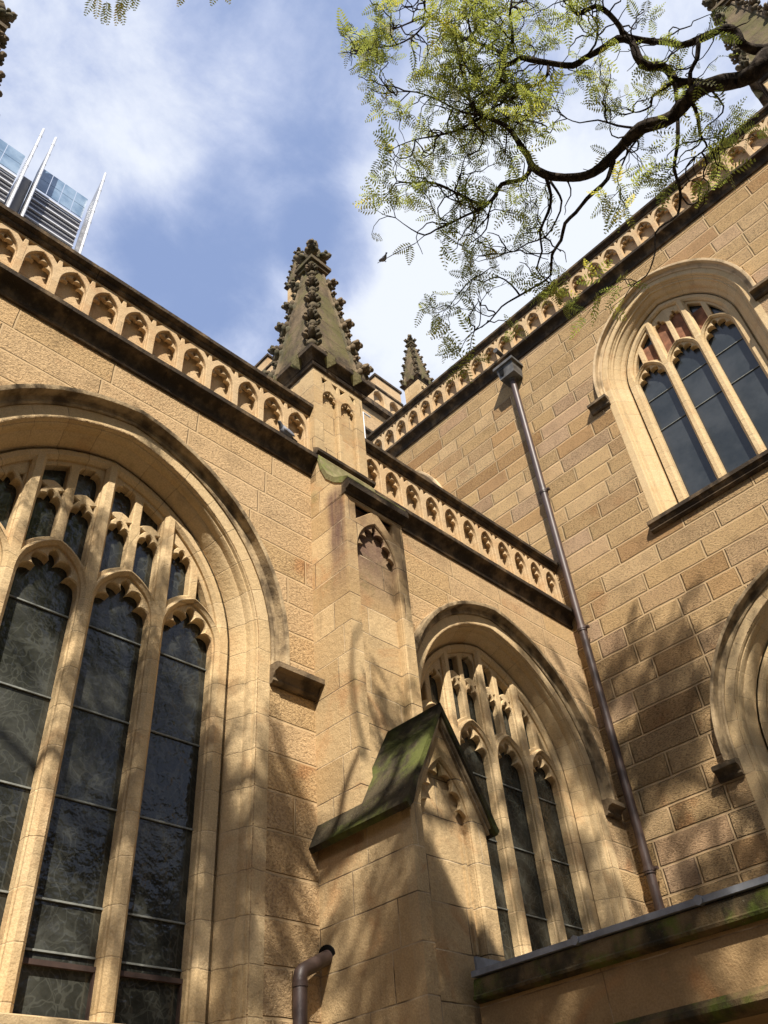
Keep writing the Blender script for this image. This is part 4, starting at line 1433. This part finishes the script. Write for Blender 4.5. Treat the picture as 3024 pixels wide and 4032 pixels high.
limb([(1440, 305), (1500, 380), (1480, 420), (1440, 450)], PX(6), PX(2.5))

# the rest of the tree: trunk and limbs over and behind the photographer
limb_end = T(1659, 195, 7.0)
limb3_end = T(1700, 160, 7.0)
base = TREE_O.copy()
fork = Vector((-5.75, -11.6, 5.2))
trunk_p, trunk_r = catmull([base, base + Vector((0.05, 0.1, 1.8)), base + Vector((-0.05, 0.35, 3.6)), fork], [0.46, 0.38, 0.33, 0.30])
mb = MB()
mb.tube([p - TREE_O for p in trunk_p], trunk_r, 18)
mb.build('trunk', 'bark', tree, sharp=60)
def bez(a, b, c, r0, r1, wig=0.25, sd=0):
    pts = []
    n_ = 10
    for i in range(n_ + 1):
        t = i / n_
        q = a * (1 - t) ** 2 + b * 2 * t * (1 - t) + c * t * t
        w = wig * math.sin(math.pi * t)
        q = q + Vector((mnoise.noise(q * .9 + Vector((sd, 0, 0))), mnoise.noise(q * .9 + Vector((0, sd, 5))), 0.5 * mnoise.noise(q * .9 + Vector((9, 0, sd))))) * w * 2
        pts.append(q)
    p, r = catmull(pts, [r0 + (r1 - r0) * i / n_ for i in range(n_ + 1)], 0.12)
    LIMBS.append((p, r))
    return p
bez(fork, Vector((-5.2, -9.3, 7.6)), limb_end, 0.24, PX(62), 0.05, 1)
bez(fork, Vector((-5.0, -9.4, 8.2)), limb3_end, 0.18, PX(34), 0.05, 2)
n_vis = len(LIMBS)
def rand_dir0():
    return Vector((random.uniform(-1, 1), random.uniform(-1, 1), random.uniform(-1, 1))).normalized()
OVER = []
CLUMPS = []
def at_key(kx, ky, z):
    """point at height z whose shadow would reach the ground at (kx, ky)"""
    return Vector((kx, ky, 0)) + SUN_TRAVEL * (z / SUN_TRAVEL.z)
def to_px(q):
    r = q - CAM
    zc_ = r.dot(FWD)
    if zc_ <= 0.1:
        return None
    return 1512 + FPX * r.dot(RIGHT) / zc_, 2016 + FPX * r.dot(DOWN) / zc_
def low_key(kx, ky):
    z = 10.6
    while z < 18:
        q = at_key(kx, ky, z)
        ok = True
        for dx in (-.7, .7):
            for dy in (-.7, .7):
                t_ = to_px(q + Vector((dx, dy, 0)))
                if t_ and -60 < t_[0] < 3084 and -60 < t_[1] < 4100:
                    ok = False
        if ok:
            return q + SUN_TRAVEL * -random.uniform(0, 1.2)
        z += .4
    return at_key(kx, ky, 18)
for row, (ky, xs) in enumerate(((4.9, (-4.4, 0.2, 2.0, 3.6, 4.6)), (3.7, (-7.0, -3.6, -1.0, 0.9, 2.6, 4.0, 5.0)), (2.5, (-5.6, -2.4, -0.6, 1.2, 2.6, 3.8, 4.9)),
                                (1.3, (-4.6, -2.0, -0.4, 1.4, 2.6, 3.6, 4.6)), (0.1, (-3.6, -0.9, 0.6, 1.8, 3.0, 4.0)), (-1.2, (-2.6, -0.8, 0.8, 2.0, 3.2)))):
    for i, kx in enumerate(xs):
        CLUMPS.append(low_key(kx + random.uniform(-.5, .5), ky + random.uniform(-.4, .4)))
for kx, ky in ((-2.9, 1.8), (-1.3, 4.2), (-4.2, 3.3), (-3.4, .8), (-1.8, 3.1), (-3.6, -1.0), (-3.0, -.4), (-4.3, -.5), (-3.2, .2), (-2.2, 2.4)):
    CLUMPS.append(low_key(kx, ky))
tops = []
for i in range(9):
    c = CLUMPS[(i * 4 + 2) % len(CLUMPS)]
    mid = fork * .45 + c * .55 + Vector((0, 0, 1.5 + random.random()))
    p = bez(fork + Vector((0, 0, -0.25 * (i % 3))), mid, c, 0.17, 0.03, 0.8, i + 3)
    OVER.append(p); tops.append(p)
for c in CLUMPS:
    best = min((q for p in tops for q in p[len(p) // 3:]), key=lambda q: (q - c).length)
    if (best - c).length > .4:
        OVER.append(bez(best.copy(), (best + c) / 2 + rand_dir0() * .5, c, 0.05, 0.014, 0.45, random.uniform(0, 20)))
for i, (p, r) in enumerate(LIMBS):
    mb = MB()
    if i < n_vis:
        r = [max(q * (1 + 0.22 * mnoise.noise(Vector((a.x * 6, a.y * 6, a.z * 6)))), 0.003) for a, q in zip(p, r)]
    mb.tube([q - TREE_O for q in p], r, 10 if r[0] > .03 else 6)
    mb.build('limb', 'bark', tree, sharp=70)

# leaves: compound pinnate leaves with their own leaflets, carried on crooked twigs
class Leaves:
    def __init__(self):
        self.v, self.f, self.t = [], [], []
    def leaf(self, p, d, up, L, tint, pairs=9):
        d = d.normalized()
        s = d.cross(up)
        if s.length < 1e-3:
            s = d.orthogonal()
        s.normalize()
        u = s.cross(d)
        droop = random.uniform(0.05, 0.3)
        o = len(self.v)
        w = 0.0022
        prev = None
        for k in range(pairs + 1):
            t = (k + 0.6) / (pairs + 0.6)
            c = p + d * (L * t) - Vector((0, 0, droop * L * t * t))
            ll = L * 0.30 * math.sin(math.pi * (0.22 + 0.70 * t)) * random.uniform(.88, 1.1)
            lw = L * 0.043
            for sg in (-1, 1):
                dd = (s * sg * 0.93 + d * 0.42 + u * random.uniform(-.25, .12)).normalized()
                sd = dd.cross(u).normalized()
                b = len(self.v)
                a0 = c + dd * (ll * 0.04)
                m1 = c + dd * (ll * 0.5) + sd * lw * .95
                m2 = c + dd * (ll * 0.5) - sd * lw * .95
                e = c + dd * ll
                self.v += [tuple(a0), tuple(m1), tuple(e), tuple(m2)]
                self.f.append((b, b + 1, b + 2, b + 3))
                self.t.append(min(1, max(0, tint + random.uniform(-.10, .10))))
        # rachis
        b = len(self.v)
        c = p + d * L - Vector((0, 0, droop * L))
        self.v += [tuple(p + s * w), tuple(p - s * w), tuple(c - s * w * .4), tuple(c + s * w * .4)]
        self.f.append((b, b + 1, b + 2, b + 3))
        self.t.append(0.45)
    def build(self, name):
        me = bpy.data.meshes.new(name)
        vv = np.array(self.v, dtype=np.float32) - np.array(TREE_O, dtype=np.float32)
        me.from_pydata(vv.tolist(), [], self.f)
        me.materials.append(MAT['leaf'])
        at = me.attributes.new('tint', 'FLOAT', 'FACE')
        at.data.foreach_set('value', self.t)
        me.update()
        o = bpy.data.objects.new(name, me)
        COL.objects.link(o)
        o.parent = tree
        return o

def rand_dir(zb=0.0):
    while True:
        q = Vector((random.uniform(-1, 1), random.uniform(-1, 1), random.uniform(-1, 1) + zb))
        if 0.05 < q.length < 1.2:
            return q.normalized()

def to_px(q):
    r = q - CAM
    zc_ = r.dot(FWD)
    if zc_ <= 0.1:
        return None
    return 1512 + FPX * r.dot(RIGHT) / zc_, 2016 + FPX * r.dot(DOWN) / zc_

LV = Leaves()
TW = MB()

def twig(p0, d, length, r, depth, leaf_L, tint, keep):
    """crooked twig: zigzags, forks, ends in a spray of leaves"""
    pts = [p0]
    q = p0
    d = d.normalized()
    n_ = max(3, int(length / 0.07))
    for i in range(n_):
        d = (d + rand_dir() * 0.55).normalized()
        q = q + d * (length / n_)
        if not keep(q):
            break
        pts.append(q)
        if depth > 0 and random.random() < 0.30:
            twig(q, (d + rand_dir() * 1.1), length * random.uniform(.4, .65), r * .65, depth - 1, leaf_L, tint, keep)
    if len(pts) < 2:
        return
    TW.tube([a - TREE_O for a in pts], [max(.0022, r * (1 - .65 * i / len(pts))) for i in range(len(pts))], 5, cap=False)
    for k in range(random.choice((2, 3, 3, 4))):
        b = pts[-1] if k < 2 else random.choice(pts[len(pts) // 2:])
        dd = (d * .6 + rand_dir(-.15)).normalized()
        L = leaf_L * random.uniform(.7, 1.15)
        if keep(b + dd * L):
            LV.leaf(b, dd, (Vector((0, 0, 1)) + rand_dir() * .7).normalized(), L, tint + random.uniform(-.22, .22), random.choice((6, 7, 8)))

def bare_twig(p0, d, length):
    pts = [p0]; q = p0; d = d.normalized()
    for i in range(max(4, int(length / 0.06))):
        d = (d + rand_dir() * 0.75).normalized()
        q = q + d * 0.06
        if not keep_vis(q):
            break
        pts.append(q)
    if len(pts) > 2:
        TW.tube([a - TREE_O for a in pts], [max(.0028, .0085 * (1 - .7 * i / len(pts))) for i in range(len(pts))], 5, cap=False)

def density(px, py):
    """how leafy the crown is around this spot of the photographed limb"""
    tx, ty = (px - 1200) / 1.0995, py / 1.0995
    d = 0.5
    if ty < 480 and tx < 760: d = 1.0
    if ty < 300 and tx < 1000: d = max(d, .85)
    if ty < 130 and tx > 900: d = .95
    if tx > 1000 and 200 < ty < 560: d = .42
    if ty > 880: d = .32
    if ty > 480 and tx < 700: d = .6
    if tx > 1000 and ty > 560: d = .18
    if tx > 1430 and ty < 230: d = 1.0
    return d

def keep_vis(q):
    s = to_px(q)
    if s is None: return True
    # keep the air between the crown and the near pinnacle clear, as it is
    x, y = s
    if y > 1500 and x < 3000: return False
    if x < 1330 and -50 < y: return False
    lim = 1330 + max(0, (y - 700)) * 0.5
    if y > 900 and x < lim: return False
    if y > 1330 and x > 2200 and x < 2350 and y > 1400: return False
    return True

for li, (p, r) in enumerate(LIMBS[:n_vis - 2]):
    for i in range(2, len(p)):
        s = to_px(p[i])
        if s is None: continue
        dn = density(*s)
        thin = r[i] < PX(16)
        pr = (0.27 if thin else 0.12) * dn * (2.25 if dn > .8 else 1.6)
        if random.random() < pr:
            d = (p[i] - p[i - 1]).normalized()
            tx = (s[0] - 1200) / 1.0995; ty = s[1] / 1.0995
            tint = 0.37 + 0.25 * mnoise.noise(Vector((s[0] * .004, s[1] * .004, 3.3))) + (0.06 if ty < 500 else -.02)
            bare_twig(p[i], d * .3 + rand_dir(.1), random.uniform(.3, .7))
            twig(p[i], d * .4 + rand_dir(.1), random.uniform(.25, .55) * (1.15 if dn > .8 else 1), .006, 2 if dn > .5 else 1, 0.175, tint, keep_vis)
    # leafy end
    s = to_px(p[-1])
    if s is not None and r[-1] < PX(8):
        for k in range(3):
            twig(p[-1], (p[-1] - p[-3]).normalized() + rand_dir() * .7, random.uniform(.2, .4), .005, 1, .21, .45 + random.uniform(-.15, .2), keep_vis)

for (x0, y0, x1, y1) in ((430, 842, 395, 872), (395, 872, 345, 895), (345, 895, 270, 938)):
    TW.tube([T(x0, y0, 8.2) - TREE_O, T(x1, y1, 8.2) - TREE_O], [.005, .003], 5, cap=False)
LV.leaf(T(385, 876, 8.2), (RIGHT * -1 + DOWN * .45), -FWD, .20, .6, 8)
LV.leaf(T(380, 878, 8.2), (RIGHT * -.1 + DOWN * .9), -FWD, .18, .5, 8)
# keep the sun on the photographed crown: no bough may hang between it and the sun
def shade_key(q):
    k = q - SUN_TRAVEL * (q.z / SUN_TRAVEL.z)
    return (round(k.x / .6), round(k.y / .6))
SUNNY = set()
for i in range(0, len(LV.v), 13):
    q = Vector(LV.v[i])
    s = to_px(q)
    if s and s[0] < 2500 and s[1] < 760:
        SUNNY.add(shade_key(q))
# leafy boughs above and behind the lens: they shade the walls and show in the panes
def keep_off(q):
    s = to_px(q)
    if s is None: return True
    x, y = s
    if -60 < x < 3084 and -60 < y < 4100: return False
    h = shade_key(q)
    return h not in SUNNY
for c in CLUMPS:
    for k in range(5 if c.x + 1.0 / 1.55 * c.z > 1.8 else 8):
        twig(c + rand_dir() * random.uniform(0, .35), rand_dir(), random.uniform(.5, 1.1), .011, 2, .36, .45, keep_off)
for p in OVER:
    for i in range(int(len(p) * .5), len(p), 5):
        if random.random() < .5:
            twig(p[i], rand_dir(.15), random.uniform(.4, .9), .010, 1, .34, .45, keep_off)
# one spray dips into view at the top left
sprig = T(-560, -420, 8.0)
for (tx, ty) in ((-745, 5), (-705, 20), (-668, 22), (-640, 0), (-600, -18), (-420, -42), (-310, -40)):
    a = T(tx + 20, ty - 150, 8.0); b = T(tx, ty - 20, 8.0)
    TW.tube([sprig - TREE_O, a - TREE_O, b - TREE_O], [.007, .005, .003], 5, cap=False)
    for k in range(2):
        LV.leaf(b + rand_dir() * .02, (DOWN * 1.0 + RIGHT * random.uniform(-.6, .6)), -FWD, .20, .72 + random.uniform(-.15, .2), 8)
TW.build('twigs', 'bark', tree, sharp=70)
LV.build('crown')
print('leaf faces', len(LV.f), 'twig faces', len(TW.f))
